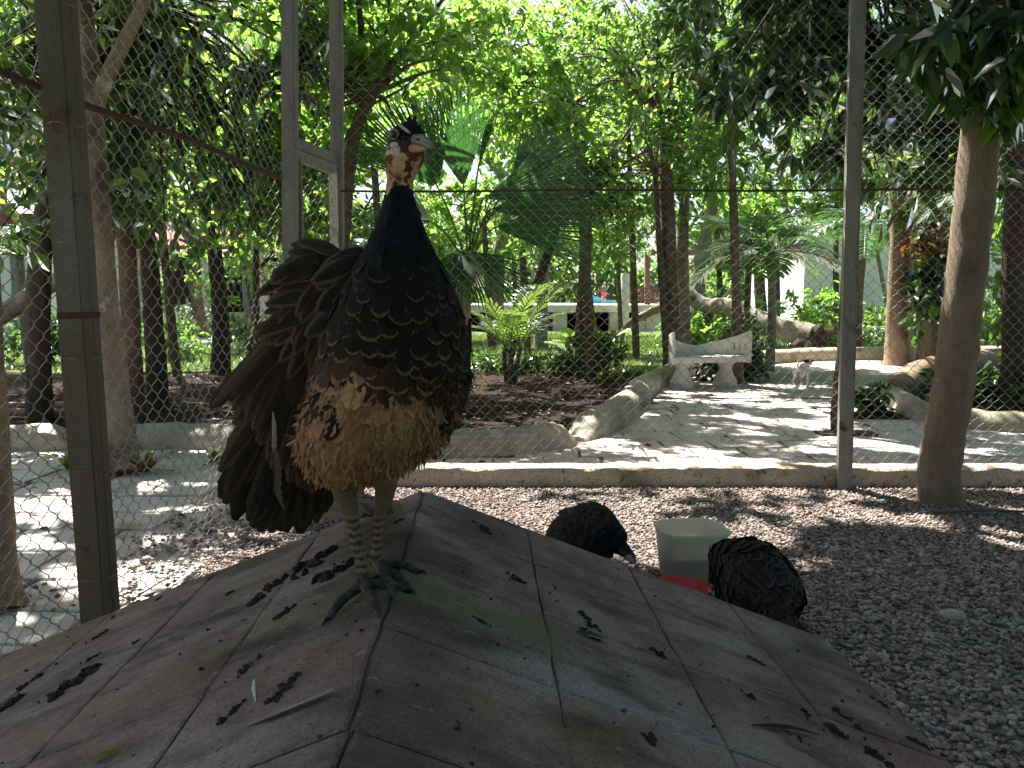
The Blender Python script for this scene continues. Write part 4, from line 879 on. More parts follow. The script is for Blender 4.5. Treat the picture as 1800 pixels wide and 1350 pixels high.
# ------------------------------------------------------------------ shrubs and ground plants
def shrub(label, p, rad, h, n, ll, lw, mat, seed, name='shrub', stems=6, group=None, droop=.15, cat='shrub'):
    p = Vector(p); root = empty(name, tuple(p), label, cat, group); r = np.random.default_rng(seed); st = MB()
    cen = np.array([(p.x + r.normal() * rad * .42, p.y + r.normal() * rad * .42, p.z + h * r.uniform(.3, .95)) for _ in range(max(5, stems * 2))])
    for c in cen[:stems]: add_tube(st, limb([p - Vector((0, 0, .04)), Vector(((p.x + c[0]) / 2, (p.y + c[1]) / 2, p.z + (c[2] - p.z) * .6)), Vector(c)], max(.006, h * .016), .003, 5, 3, 0))
    st.build('stem', M['bark_brown'], root)
    P, A, N, L, W = clump_leaves(r, cen, np.full(len(cen), rad * .42), n, ll, lw, droop, .8); P[:, 2] = np.maximum(P[:, 2], p.z + .01)
    V, F = leaf_arrays(P, A, N, L, W); o = link('foliage', np_mesh('foliage', V, F), M[mat], root); o['kind'] = 'stuff'; return root
def rosette(label, p, nleaf, ll, lw, mat, seed, name='plant', up_=.8, cat='plant', group=None):
    """upright broad leaves from one point, each a part"""
    p = Vector(p); root = empty(name, tuple(p), label, cat, group); r = np.random.default_rng(seed)
    for k in range(nleaf):
        a = k * 2.4 + r.normal() * .2; d = np.array([math.cos(a), math.sin(a), 0]); l = ll * r.uniform(.7, 1.15); w = lw * r.uniform(.8, 1.1); e = up_ * r.uniform(.6, 1.2)
        nst = 6; V = []; 
        for i in range(nst + 1):
            t = i / nst; c = np.array(tuple(p)) + d * l * (t * .75) + np.array([0, 0, l * (e * t - .55 * t * t * e)]); s = np.array([-d[1], d[0], 0]) * w * .5 * math.sin(math.pi * (.08 + .9 * t) ** .8)
            V += [c - s + np.array([0, 0, w * .1]), c, c + s + np.array([0, 0, w * .1])]
        F = []
        for i in range(nst):
            o = i * 3; F += [(o, o+1, o+4, o+3), (o+1, o+2, o+5, o+4)]
        link('leaf', np_mesh('leaf', V, F, True), M[mat], root)
    return root
def gpt(u, v): p = gp(u, v); return p
shrub('round leafy shrub at the foot of the stout ringed trunk', Vector((1.42, 11.9, .05)), .36, .75, 520, .11, .06, 'leaf_mid', 301)
shrub('sprig of bright yellow-green leaves in the mulch near the curved border', Vector((1.25, 10.2, .05)), .16, .2, 120, .09, .05, 'leaf_yellow', 302)
shrub('yellow-green sprig beside the dark brown trunk near the bench', Vector((2.55, 11.9, .06)), .14, .42, 110, .09, .05, 'leaf_yellow', 303)
shrub('dark bushy shrub filling the corner behind the white bench', Vector((3.45, 12.0, .0)), .5, .55, 900, .16, .06, 'leaf_dark', 304, droop=.5)
shrub('dense shrub below the feather palms behind the bench', Vector((3.75, 13.1, .03)), .45, .95, 800, .12, .06, 'leaf_mid', 305)
shrub('dark shrub growing out of a square hole in the path', Vector((3.78, 8.15, -.02)), .2, .3, 240, .13, .065, 'leaf_dark', 306)
MB().box((3.35, 7.9, .0), (4.15, 8.45, .018)).build('soil_patch', M['soil'], None); tag(bpy.data.objects['soil_patch'], kind='structure')
shrub('broad dark ground plant beside the log in the shaded bed', Vector((5.2, 9.2, .05)), .4, .25, 300, .18, .08, 'leaf_dark', 307)
shrub('dark plant clump at the foot of the vine-wound trunk', Vector((5.8, 8.3, .05)), .45, .3, 360, .18, .08, 'leaf_dark', 308)
for k, (u, v, h, rr, mt, lab) in enumerate([(1230, 570, .7, .8, 'leaf_bright', 'low bright bush under the fallen trunk'), (1290, 560, 1.2, 1.0, 'leaf_bright', 'sunny bush in front of the feather palms on the lawn'), (1420, 560, 1.5, 1.0, 'leaf_bright', 'tall sunny bush beside the torn roots of the fallen trunk'), (1475, 575, .9, .9, 'leaf_mid', 'spreading bush behind the torn roots'), (1540, 575, 1.0, 1.0, 'leaf_bright', 'leafy bush behind the far border near the slim palm'), (1700, 575, 1.0, .9, 'leaf_bright', 'bright bush behind the leaning pen tree'), (1760, 560, 1.5, 1.0, 'leaf_mid', 'tall bush in front of the pale wall behind the vine trunk'), (440, 600, .7, .8, 'leaf_mid', 'fern-like bush before the beige wall'), (310, 620, .6, .8, 'leaf_mid', 'leafy bush at the sunny edge of the mulch'), (300, 520, 1.4, 1.0, 'leaf_dark', 'dark tall bush against the beige wall'), (60, 590, .8, 1.0, 'leaf_dark', 'heap of dark foliage on the lawn beyond the side fence'), (720, 600, .8, 1.0, 'leaf_mid', 'bush on the lawn hidden behind the peahen')]):
    yy = [19.2, 20.5, 20, 19.5, 21, 20.5, 19, 19, 15.5, 27, 14.5, 18][k]; p = px(u, v, yy); p.z = float(ground_z(p.x, yy)); shrub(lab, p, rr, h, 900, .15, .08, mt, 320 + k)
for k, (x, y) in enumerate([(-.9, 12.4), (-.35, 12.7), (.2, 12.5), (.65, 12.8), (1.0, 12.5), (-1.5, 12.6)]):
    shrub('low dark edging plant in a row along the back of the mulch bed', Vector((x, y, .05)), .34, .26, 300, .13, .04, 'leaf_dark', 340 + k, name='edging_plant', cat='plant', group='edging plants along the mulch bed')
p = px(1640, 560, 14.5)
tree('thick trunk smothered by a dark glossy climbing vine', [Vector((p.x, 14.6, .0)), Vector((p.x + .05, 14.6, 1.4)), px(1642, 420, 14.6), px(1648, 300, 14.6)], [.2, .17, .15, .12], 'bark_brown', crowns=[(px(1642, 520, 14.35), (.5, .45, .85), 900, .24, .15, 'leaf_dark', .9), (px(1650, 420, 14.4), (.75, .5, .5), 700, .16, .08, 'leaf_red', .4), (px(1650, 180, 14.6), (1.6, 1.3, 1.2), 2600, .17, .09, 'leaf_mid', .4)], seed=61, twigs=False)
for k, (u, v, yy, n, ll, lab) in enumerate([(1010, 600, 15.5, 9, .85, 'elephant-ear plant with broad bright leaves by the ringed trunk'), (1062, 590, 17.0, 8, .85, 'elephant-ear plant with drooping leaves in front of the terrace')]):
    p = px(u, v, yy); p.z = float(ground_z(p.x, yy)); rosette(lab, p, n, ll, .36, 'leaf_palm_bright', 350 + k, 'elephant_ear_plant', 1.3)
for k, (x, y, lab) in enumerate([(-2.55, 5.42, 'croton with red and yellow leaves at the foot of the mottled tree'), (-3.15, 5.5, 'yellowing croton between the rusty post and the mottled tree'), (-2.2, 5.75, 'small orange croton beside the grey bed border')]):
    rosette(lab, (x, y, .015), 13, .26 if k < 2 else .17, .06, 'leaf_red' if k == 0 else 'leaf_yellow', 360 + k, 'croton', 1.1)
# climbing leaves on the vine-wound trunk
r = np.random.default_rng(71); pts_ = []
for k in range(130):
    t = r.uniform(0, 1); p = px(lerp(1784, 1770, t) + r.normal() * 26, lerp(640, 120, t), 9.0); pts_.append(tuple(p))
pts_ = np.array(pts_); A = unit(r.normal(size=pts_.shape) + np.array([-.4, 0, -.3])); N = unit(r.normal(size=pts_.shape) * .5 + np.array([0, -.7, .7]))
V, F = leaf_arrays(pts_, A, N, r.uniform(.14, .24, 130), r.uniform(.10, .15, 130)); Vn = len(V)
vine = empty('climbing_vine', (5.85, 9.1, 0), 'broad-leaved vine climbing the dark trunk in the shaded bed', 'vine')
o = link('foliage', np_mesh('foliage', V, F), M['leaf_mid'], vine); o['kind'] = 'stuff'
vb = MB(); add_tube(vb, limb([Vector((5.8, 9.1, 0)), px(1768, 560, 9.05), px(1790, 400, 9.0), px(1768, 250, 9.05), px(1780, 120, 9.0)], .012, .008, 6)); vb.build('stem', M['bark_brown'], vine)
# fallen tree with its torn roots
fb = empty('fallen_tree', tuple(gp(1440, 610)), 'pale fallen tree lying across the lawn with torn roots', 'fallen tree')
y0 = 16.9
mb = MB(); add_tube(mb, tube_np(curve_pts([px(1190, 500, 19.5), px(1235, 535, 19.2), px(1280, 540, 18.6), px(1330, 562, 18), px(1380, 578, 17.5), px(1430, 592, 17.0)], 6), np.linspace(.17, .27, 31), 12, True, .05, 5)); mb.build('trunk', M['bark_grey'], fb, smooth=True)
mb = MB()
for (a, b_, c) in (((1430, 592), (1452, 600), (1468, 640)), ((1430, 592), (1418, 612), (1400, 640)), ((1425, 590), (1450, 585), (1475, 578)), ((1430, 595), (1435, 615), (1440, 640)), ((1420, 595), (1385, 622), (1350, 640)), ((1432, 590), (1440, 578), (1445, 570))):
    add_tube(mb, limb([px(*a, 17), px(*b_, 16.8), px(*c, 16.7)], .16, .04, 8, 5, .12, int(c[0])))
mb.build('roots', M['bark_dark'], fb, smooth=True)
mb = MB(); add_tube(mb, limb([px(1240, 537, 19.1), px(1246, 560, 19), px(1250, 590, 18.9)], .13, .09, 8)); add_tube(mb, limb([px(1262, 540, 18.9), px(1275, 520, 18.8), px(1290, 505, 18.7)], .06, .03, 7)); mb.build('stub', M['bark_brown'], fb, smooth=True)
mb = MB(); lb = [gp(1120, 605), px(1100, 575, 19.5), px(1140, 550, 19), px(1180, 532, 18.6)]; add_tube(mb, limb([lb[0] + Vector((-.5, 0, -.1)), lb[1], lb[2], lb[3]], .05, .13, 9)); 
tag(mb.build('fallen_branch', M['bark_grey'], smooth=True), 'grey bough propped against the dark brown trunk on the lawn', 'branch')
for k, (x0_, y0_, x1_, y1_, rr) in enumerate(((-5.8, 8.2, -3.9, 8.35, .05), (-6.2, 7.7, -4.1, 7.8, .045))):
    mb = MB(); add_tube(mb, limb([Vector((x0_, y0_, .09)), Vector(((x0_ + x1_) / 2, y0_ + .1, .10)), Vector((x1_, y1_, .09))], rr, rr * .8, 9)); tag(mb.build('log', M['bark_tan'], smooth=True), ['reddish pole lying on the mulch beyond the side fence, farther of two', 'reddish pole lying on the mulch beyond the side fence, nearer the bed border'][k], 'log')

# grass, litter, fallen leaves
r = np.random.default_rng(90); n = 60000
x = r.uniform(-12, 13, n); y = 13 + 20 * r.uniform(0, 1, n) ** 1.6
se_y = np.interp(x, [q[0] for q in sorted(SE)], [q[1] for q in sorted(SE)]); k = (y > se_y - .3) & (np.abs(900 + FPX * x / y - 900) < 960); x, y = x[k], y[k]; n = len(x)
z = ground_z(x, y) + .01 + .02 * np.sin(x * 2.7) * np.sin(y * 2.1); hgt = r.uniform(.035, .10, n) * (y / 15); a = r.uniform(0, 6.28, n); w = .012 * (y / 14)
P = np.stack([x, y, z], -1); sd = np.stack([np.cos(a), np.sin(a), a * 0], -1) * w[:, None]; tip = P + np.stack([r.normal(size=n) * .04, r.normal(size=n) * .04, hgt], -1)
V = np.stack([P - sd, P + sd, tip], 1).reshape(-1, 3); F = np.arange(n * 3).reshape(-1, 3)
tag(link('grass', np_mesh('grass', V, F), M['grass']), 'patchy short lawn grass beyond the mulch bed', 'grass', kind='stuff')
def litter(name, label, n, fn, mat, ll, seed):
    r = np.random.default_rng(seed); P = fn(r, n); n = len(P)
    A = unit(r.normal(size=(n, 3)) * np.array([1, 1, .15])); N = unit(np.array([0, 0, 1.0]) + r.normal(size=(n, 3)) * .25); s = r.uniform(.5, 1.4, n) * ll
    V, F = leaf_arrays(P, A, N, s, s * .42, .18, .05); tag(link(name, np_mesh(name, V, F), mat), label, 'leaves', kind='stuff')
def on_path(r, n):
    x = r.uniform(-4.5, 7, n); y = r.uniform(2.4, 14, n); k = (y < yb(x) - .1) & ((y > 5.25) | (x < fenceX(y) - .2)) & ~((x > 4.3) & (y > 7) & (y < 8 + (x - 4.3))); return np.stack([x, y, x * 0 + .018], -1)[k]
litter('fallen_leaves', 'small dark leaves scattered over the pale path', 900, on_path, M['litter'], .055, 95)
def in_bed(r, n):
    x = r.uniform(-6, 4, n); y = r.uniform(6.4, 13.3, n); k = (y > yb(x) + .2); return np.stack([x, y, x * 0 + .075], -1)[k]
litter('leaf_litter', 'brown leaf litter covering the dark mulch bed', 5200, in_bed, M['litter'], .07, 96)
def in_pen(r, n):
    x = r.uniform(-1, 4, n); y = r.uniform(2, 4.95, n); return np.stack([x, y, x * 0 + .032], -1)
litter('fallen_leaves', 'dark leaf scraps lying about on the pen gravel', 260, in_pen, M['litter'], .032, 97)
# ================================================================== things beyond the fence
# ---- white concrete bench: arched back high at both ends, slots at the ends, two turned pedestals
bc = Vector((2.76, 11.0, 0)); bench = empty('bench', tuple(bc), 'white concrete garden bench with a dipping back and two turned pedestals', 'bench')
BM_ = Matrix.Translation(bc) @ Matrix.Rotation(math.radians(18), 4, 'Z')
def arc(t, rr=0.0):                              # t -1..1 along the back, concave to the camera
    a = t * 1.62; return Vector(((.58 + rr) * math.sin(a), .10 + (.40 + rr) * (math.cos(a) - .35), 0))
NT = 44; seat_z, th = .44, .05
def back_top(t): return .57 + .22 * abs(t) ** 1.15
slots = [(-.93, -.85), (-.78, -.70), (.60, .66), (.72, .79), (.86, .94)]
ts = sorted(set([round(-1 + 2 * i / NT, 4) for i in range(NT + 1)] + [x_ for s_ in slots for x_ in s_]))
mb = MB()
for a, b in zip(ts[:-1], ts[1:]):
    m_ = (a + b) / 2; inslot = any(s_[0] < m_ < s_[1] for s_ in slots)
    for z0f, z1f in (((seat_z - .10, seat_z + .10), ('t', .09)) if inslot else ((seat_z - .10, None),)) if False else ([(seat_z - .10, seat_z + .07), (seat_z + .17, None)] if inslot else [(seat_z - .10, None)]):
        za = back_top(a) if z1f is None else z1f; zb_ = back_top(b) if z1f is None else z1f
        q = [arc(a, 0), arc(b, 0), arc(b, th), arc(a, th)]
        mb.add([BM_ @ Vector((p.x, p.y, z0f)) for p in q] + [BM_ @ Vector((p.x, p.y, zz)) for p, zz in zip(q, (za, zb_, zb_, za))], [(0,3,2,1), (4,5,6,7), (0,1,5,4), (2,3,7,6)] + ([(1,2,6,5), (3,0,4,7)] if inslot or any(abs(x_ - a) < 1e-5 or abs(x_ - b) < 1e-5 for s_ in slots for x_ in s_) or a == ts[0] or b == ts[-1] else []))
mb.build('backrest', M['bench'], bench)
poly = [arc(t, -.002) for t in np.linspace(-1, 1, 30)]; poly = [(p.x, p.y) for p in poly]
poly = poly + [(.30, -.10), (0, -.12), (-.30, -.10)]
MB().prism(poly, seat_z - .085, seat_z, BM_, .015).build('seat', M['bench'], bench)
for sx in (-.36, .34):
    MB().lathe([(.175, 0), (.178, .02), (.165, .05), (.17, .07), (.15, .10), (.115, .17), (.092, .24), (.088, .27), (.105, .285), (.105, .30), (.13, .33), (.19, .357)], 24, BM_ @ Matrix.Translation((sx, .12, 0))).build('pedestal', M['bench'], bench, smooth=True)

# ---- dog walking towards the camera
def coat(o): return o
dp = Vector((4.08, 10.9, 0.012)); k_ = .40 / .52
def dv(x, y, z): return dp + Vector((x, y, z)) * k_
parts = [ellipsoid(dv(0, .12, .33), (.085*k_, .12*k_, .105*k_)), capsule(dv(0, .1, .33), .09*k_, dv(.02, .40, .34), .078*k_), capsule(dv(0, .06, .37), .062*k_, dv(.02, -.03, .45), .055*k_),
         ellipsoid(dv(.02, -.06, .475), (.062*k_, .068*k_, .056*k_)), capsule(dv(.02, -.10, .455), .036*k_, dv(.02, -.17, .435), .022*k_)]
for sx, yy, f in ((-.055, .05, -.02), (.055, .03, .03)):
    parts += [capsule(dv(sx, yy + .03, .30), .042*k_, dv(sx, yy, .17), .025*k_), capsule(dv(sx, yy, .17), .023*k_, dv(sx, yy + f, .03), .018*k_), ellipsoid(dv(sx, yy + f - .015, .018), (.022*k_, .034*k_, .018*k_))]
for sx, f in ((-.06, .02), (.075, -.03)):
    parts += [capsule(dv(sx, .38, .31), .06*k_, dv(sx, .36 + f, .20), .032*k_), capsule(dv(sx, .36 + f, .20), .028*k_, dv(sx, .43 + f, .12), .019*k_), capsule(dv(sx, .43 + f, .12), .019*k_, dv(sx, .41 + f, .03), .016*k_), ellipsoid(dv(sx, .395 + f, .018), (.02*k_, .034*k_, .018*k_))]
parts += [capsule(dv(.02, .46, .37), .018*k_, dv(.05, .56, .46), .010*k_)]
dog = empty('dog', tuple(dp), 'small white dog with black eye patches walking on the path', 'dog')
me = remeshed('body', parts, .008, 3)
hc = np.array(tuple(dv(.02, -.06, .475)))
def dogcol(p):
    c = np.tile(np.array([.80, .76, .70]), (len(p), 1)); q = (p - hc) / k_
    patch = (np.abs(q[:, 0]) > .014) & (q[:, 2] > -.022) & (q[:, 1] < .05) & (q[:, 2] < .04) & (q[:, 1] > -.075) & (np.abs(q[:, 0]) < .08); c[patch] = (.012, .011, .011)
    sp = (vnoise(p, 14, 2) > .80) & (q[:, 1] > .18); c[sp] = (.03, .026, .024)
    br_ = (p[:, 2] - dp.z < .22 * k_) & (vnoise(p, 20, 4) > .62); c[br_] = (.38, .27, .2); return c
set_col(me, dogcol); M['coat'] = colmat('dog_coat', .85, .2, nscale=220); link('body', me, M['coat'], dog)
M['black'] = flat('black_nose', (.01, .01, .011), .35, .5)
for sx in (-1, 1):
    V, F = ellipsoid(dv(.02 + sx * .066, -.045, .478), (.014*k_, .03*k_, .042*k_), Matrix.Rotation(sx * .5, 3, 'Y')); MB().add([tuple(v_) for v_ in V], F).build('ear', M['black'], dog, smooth=True)
    V, F = ellipsoid(dv(.02 + sx * .026, -.118, .482), (.008*k_,) * 3, n=10, m=8); MB().add([tuple(v_) for v_ in V], F).build('eye', M['black'], dog, smooth=True)
V, F = ellipsoid(dv(.02, -.192, .44), (.013*k_, .010*k_, .010*k_), n=10, m=8); MB().add([tuple(v_) for v_ in V], F).build('nose', M['black'], dog, smooth=True)

# ---- terrace with people, far behind
M['cream'] = surf('cream_plaster', [(.3, (.56, .50, .38)), (.8, (.70, .64, .52))], 1.2, .85, .2, .2, 20)
M['whitewash'] = surf('white_plaster', [(.3, (.70, .68, .65)), (.8, (.82, .80, .77))], .8, .85, .2, .2, 20)
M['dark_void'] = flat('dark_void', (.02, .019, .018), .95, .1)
M['timber'] = surf('brown_timber', [(.3, (.10, .055, .04)), (.8, (.2, .12, .085))], 6, .8, .3, .3, 40)
M['glass'] = flat('window_glass', (.03, .035, .04), .12, .6)
M['pool_blue'] = flat('pool_blue', (.06, .28, .50), .3, .5)
M['tile_red'] = surf('red_roof', [(.3, (.22, .08, .05)), (.8, (.34, .14, .09))], 3, .85, .2, .3, 30)
TY = 45.0; tz = AY(1000, 536, TY).z; tg = float(ground_z(4, 44)) - .15
terrace = empty('terrace', (4, TY, tg), 'raised cream terrace with dark openings below behind the lawn', 'terrace')
x0_, x1_ = AY(640, 540, TY).x, AY(1260, 540, TY).x
MB().box((x0_, TY, tz - .42), (x1_, 95, tz)).build('deck', M['cream'], terrace, bevel=.02)
for u in (640, 780, 930, 985, 1085, 1150, 1255):
    xx = AY(u, 560, TY).x; MB().box((xx - .4, TY + .25, tg), (xx + .4, TY + .9, tz - .425)).build('pier', M['cream'], terrace)
MB().box((x0_, TY + 2.2, tg), (x1_, TY + 2.5, tz - .425)).build('shade_back_wall', M['dark_void'], terrace)  # near-black colour paints in the shade under the deck
MB().box((AY(1085, 560, TY).x, TY + .3, tg), (AY(1240, 560, TY).x, TY + .5, tz - .9)).build('base_wall', M['cream'], terrace)
cx_ = AY(1099, 520, TY - .6)
tag(MB().lathe([(.24, tg), (.24, tz + 1.7), (.22, tz + 1.75)], 16, Matrix.Translation((cx_.x, TY - .5, 0))).build('column', M['cream'], smooth=True), 'round pale concrete column standing against the terrace front', 'column')
rail_ = empty('timber_railing', (AY(1135, 530, TY + 1).x, TY + 1, tz), 'brown timber railing with crossed braces on the terrace edge', 'railing')
ua = [1108, 1128, 1146, 1168]; zz = [AY(1100, v, TY + 1).z for v in (506, 518, 530)]
for u in ua: MB().beam(AY(u, 534, TY + 1), AY(u, 505, TY + 1), .12, .12, Vector((0, 1, 0))).build('post', M['timber'], rail_)
for v in (507, 528): MB().beam(AY(1106, v, TY + .95), AY(1170, v, TY + .95), .09, .12).build('bar', M['timber'], rail_)
for a, b in zip(ua[:-1], ua[1:]):
    MB().beam(AY(a, 528, TY + .98), AY(b, 508, TY + .98), .07, .09).build('brace', M['timber'], rail_); MB().beam(AY(a, 508, TY + 1.06), AY(b, 528, TY + 1.06), .07, .09).build('brace', M['timber'], rail_)
perg = empty('pergola', (AY(1138, 500, TY + 3).x, TY + 3, tz), 'reddish timber pergola frame on the terrace', 'pergola')
for u in (1138, 1200): MB().beam((AY(u, 530, TY + 3).x, TY + 3, tz), AY(u, 440, TY + 3), .32, .32, Vector((0, 1, 0))).build('post', M['timber'], perg)
MB().beam(AY(1128, 444, TY + 2.7), AY(1240, 444, TY + 2.7), .3, .34).build('beam', M['timber'], perg)
def person(label, p, s, colf, seed, sit=False):
    p = Vector(p); q = lambda x, y, z: p + Vector((x, y, z)) * s
    parts = [ellipsoid(q(0, 0, 1.58), (.085*s, .10*s, .115*s)), capsule(q(0, 0, 1.40), .055*s, q(0, 0, 1.50), .05*s), capsule(q(0, 0, 1.08), .135*s, q(0, 0, 1.32), .15*s), capsule(q(-.13, 0, 1.36), .07*s, q(.13, 0, 1.36), .07*s), capsule(q(-.05, 0, .94), .13*s, q(.05, 0, .94), .13*s)]
    for sx in (-1, 1):
        parts += [capsule(q(sx*.18, 0, 1.36), .052*s, q(sx*.24, .02, 1.10), .042*s), capsule(q(sx*.24, .02, 1.10), .04*s, q(sx*.22, -.10, .88), .03*s), ellipsoid(q(sx*.22, -.12, .83), (.03*s, .035*s, .06*s)),
                  capsule(q(sx*.09, 0, .92), .092*s, q(sx*.10, -.02, .50), .062*s), capsule(q(sx*.10, -.02, .50), .056*s, q(sx*.10, .02, .08), .036*s), capsule(q(sx*.10, .03, .035), .035*s, q(sx*.11, -.14, .03), .03*s)]
    me = remeshed('body', parts, .03 * s, 2); set_col(me, lambda c: colf((c[:, 2] - p.z) / s, c)); root = empty('person', tuple(p), label, 'person'); link('body', me, M['coat'], root)
    V, F = ellipsoid(q(0, .02, 1.62), (.095*s, .11*s, .10*s)); MB().add([tuple(v_) for v_ in V], F).build('hair', M['black'], root, smooth=True); return root
def pinkshorts(h, c):
    o = np.tile(np.array([.42, .26, .19]), (len(h), 1)); o[(h > .60) & (h < 1.0)] = (.75, .05, .13); o[(h >= 1.0) & (h < 1.42)] = (.10, .085, .075); return o
def darktop(h, c):
    o = np.tile(np.array([.30, .2, .15]), (len(h), 1)); o[(h > .5)] = (.03, .03, .05); o[h > 1.45] = (.36, .24, .18); return o
pp = AY(1061, 531, 68); person('person in pink shorts and a dark top standing on the terrace', (pp.x, 68, tz), 1.0, pinkshorts, 1)
pp = AY(1156, 520, 55); person('person in dark clothes behind the timber railing', (pp.x, 55, tz), 1.0, darktop, 2)
pl = AY(1066, 525, 74); pool = MB()
prof = [(AY(1035, 0, 74).x, 0), (AY(1042, 0, 74).x, .9), (AY(1052, 0, 74).x, .62), (AY(1085, 0, 74).x, .22), (AY(1092, 0, 74).x, 0)]
n = len(prof); pool.add([(a, 73, tz + b) for a, b in prof] + [(a, 77, tz + b) for a, b in prof], [tuple(range(n)), tuple(reversed(range(n, 2*n)))] + [(i, n+i, n+(i+1) % n, (i+1) % n) for i in range(n)])
tag(pool.build('pool_slide', M['pool_blue'], bevel=.05), 'low blue slide by the pool behind the person in pink shorts', 'slide')
st_ = empty('stool', tuple(AY(1116, 531, TY + 2)), 'red-topped stool behind the timber railing', 'stool'); M['red'] = surf('red_plastic', [(.3, (.50, .03, .02)), (.8, (.62, .05, .035))], 8, .45, .5, 0)
sx_ = AY(1116, 510, TY + 2); MB().lathe([(.30, sx_.z - .05), (.31, sx_.z), (.26, sx_.z + .04)], 14, Matrix.Translation((sx_.x, sx_.y, 0))).build('seat', M['red'], st_)
for a in (.8, 2.4, 3.9, 5.5): MB().beam((sx_.x + .22 * math.cos(a), sx_.y + .22 * math.sin(a), tz), (sx_.x + .16 * math.cos(a), sx_.y + .16 * math.sin(a), sx_.z - .04), .05, .05, Vector((0, 1, 0))).build('leg', M['timber'], st_)

# ---- houses
def house_(label, x0, x1, y, z0, z1, depth, wins, mat, roofmat):
    root = empty('house', ((x0 + x1) / 2, y, z0), label, 'house')
    xs_ = sorted(set([x0, x1] + [w for a in wins for w in (a[0], a[1])])); mb = MB()
    for a, b in zip(xs_[:-1], xs_[1:]):
        w = [q for q in wins if q[0] <= (a + b) / 2 <= q[1]]
        if not w: mb.box((a, y, z0), (b, y + .25, z1))
        else:
            mb.box((a, y, z0), (b, y + .25, w[0][2])); mb.box((a, y, w[0][3]), (b, y + .25, z1))
    mb.box((x0, y + .25, z0), (x0 + .25, y + depth, z1)); mb.box((x1 - .25, y + .25, z0), (x1, y + depth, z1)); mb.box((x0 + .25, y + depth - .25, z0), (x1 - .25, y + depth, z1))
    mb.build('wall', mat, root)
    for a in wins:
        f = MB()
        for lo, hi in (((a[0], y + .08, a[2]), (a[0] + .08, y + .17, a[3])), ((a[1] - .08, y + .08, a[2]), (a[1], y + .17, a[3])), ((a[0] + .08, y + .08, a[2]), (a[1] - .08, y + .17, a[2] + .08)), ((a[0] + .08, y + .08, a[3] - .08), (a[1] - .08, y + .17, a[3])), (((a[0] + a[1]) / 2 - .03, y + .08, a[2] + .08), ((a[0] + a[1]) / 2 + .03, y + .17, a[3] - .08))): f.box(lo, hi)
        wo_ = f.build('window', M['timber'], root); MB().box((a[0] + .08, y + .11, a[2] + .08), (a[1] - .08, y + .125, a[3] - .08)).build('pane', M['glass'], wo_)
    MB().box((x0 - .4, y - .5, z1), (x1 + .4, y + depth + .4, z1 + .28)).build('roof', roofmat, root, bevel=.02); return root
hy = 36.0; z0 = float(ground_z(16, 36)) - .2; xa = AY(1432, 0, hy).x
house_('white plastered house behind the palms and the right post', xa, xa + 9.5, hy, z0, z0 + 4.9, 8, [(AY(1500, 0, hy).x, AY(1530, 0, hy).x, AY(0, 525, hy).z, AY(0, 470, hy).z), (AY(1690, 0, hy).x, AY(1735, 0, hy).x, AY(0, 520, hy).z, AY(0, 460, hy).z)], M['whitewash'], M['whitewash'])
rl = empty('porch_railing', tuple(AY(1465, 548, hy - 2)), 'small dark railing with crossed bars in front of the white house', 'railing')
M['navy'] = flat('dark_blue_paint', (.03, .025, .09), .5, .4)
A0, A1 = AY(1450, 0, hy - 2).x, AY(1486, 0, hy - 2).x; za, zb_ = AY(0, 548, hy - 2).z, AY(0, 528, hy - 2).z; gz = float(ground_z(A0, hy - 2)) - .1
for x_ in (A0, A1): MB().beam((x_, hy - 2, gz), (x_, hy - 2, zb_), .1, .1, Vector((0, 1, 0))).build('post', M['navy'], rl)
for z_ in (za, zb_): MB().beam((A0, hy - 2.07, z_), (A1, hy - 2.07, z_), .07, .09).build('bar', M['navy'], rl)
MB().beam((A0, hy - 2.04, za), (A1, hy - 2.04, zb_), .05, .08).build('brace', M['navy'], rl); MB().beam((A0, hy - 1.97, zb_), (A1, hy - 1.97, za), .05, .08).build('brace', M['navy'], rl)
hy = 24.0; z0 = float(ground_z(-16, hy)) - .2
house_('white house end beyond the leaning limb past the side fence', AY(-330, 0, hy).x, AY(26, 0, hy).x, hy, z0, AY(0, 395, hy).z, 7, [(AY(-140, 0, hy).x, AY(-80, 0, hy).x, .6, 1.9)], M['whitewash'], M['tile_red'])
vy = 31.0; z0 = float(ground_z(-12, vy)) - .2; ver = empty('veranda', (AY(380, 0, vy).x, vy, z0), 'shaded veranda with a low beige wall, pale columns and a red roof', 'veranda')
xa, xb = AY(190, 0, vy).x, AY(620, 0, vy).x; wt = AY(0, 549, vy).z; rt = AY(0, 440, vy).z
MB().box((xa, vy, z0), (xb, vy + .25, wt)).build('low_wall', M['cream'], ver, bevel=.02)
for u in (200, 337, 440, 560): MB().box((AY(u, 0, vy).x - .17, vy + .28, z0), (AY(u, 0, vy).x + .17, vy + .62, rt)).build('column', M['whitewash'], ver)
MB().box((xa, vy + 4.5, z0), (xb, vy + 4.8, rt)).build('shade_back_wall', M['dark_void'], ver)  # near-black wall stands in for the dim veranda interior, shade put into its colour
rf = MB(); rf.add([(xa - .6, vy - .5, rt), (xb + .6, vy - .5, rt), (xb + .6, vy + 5.2, rt + 1.5), (xa - .6, vy + 5.2, rt + 1.5), (xa - .6, vy - .5, rt + .16), (xb + .6, vy - .5, rt + .16), (xb + .6, vy + 5.2, rt + 1.66), (xa - .6, vy + 5.2, rt + 1.66)], [(0,3,2,1), (4,5,6,7), (0,1,5,4), (1,2,6,5), (2,3,7,6), (3,0,4,7)]); rf.build('roof', M['tile_red'], ver)
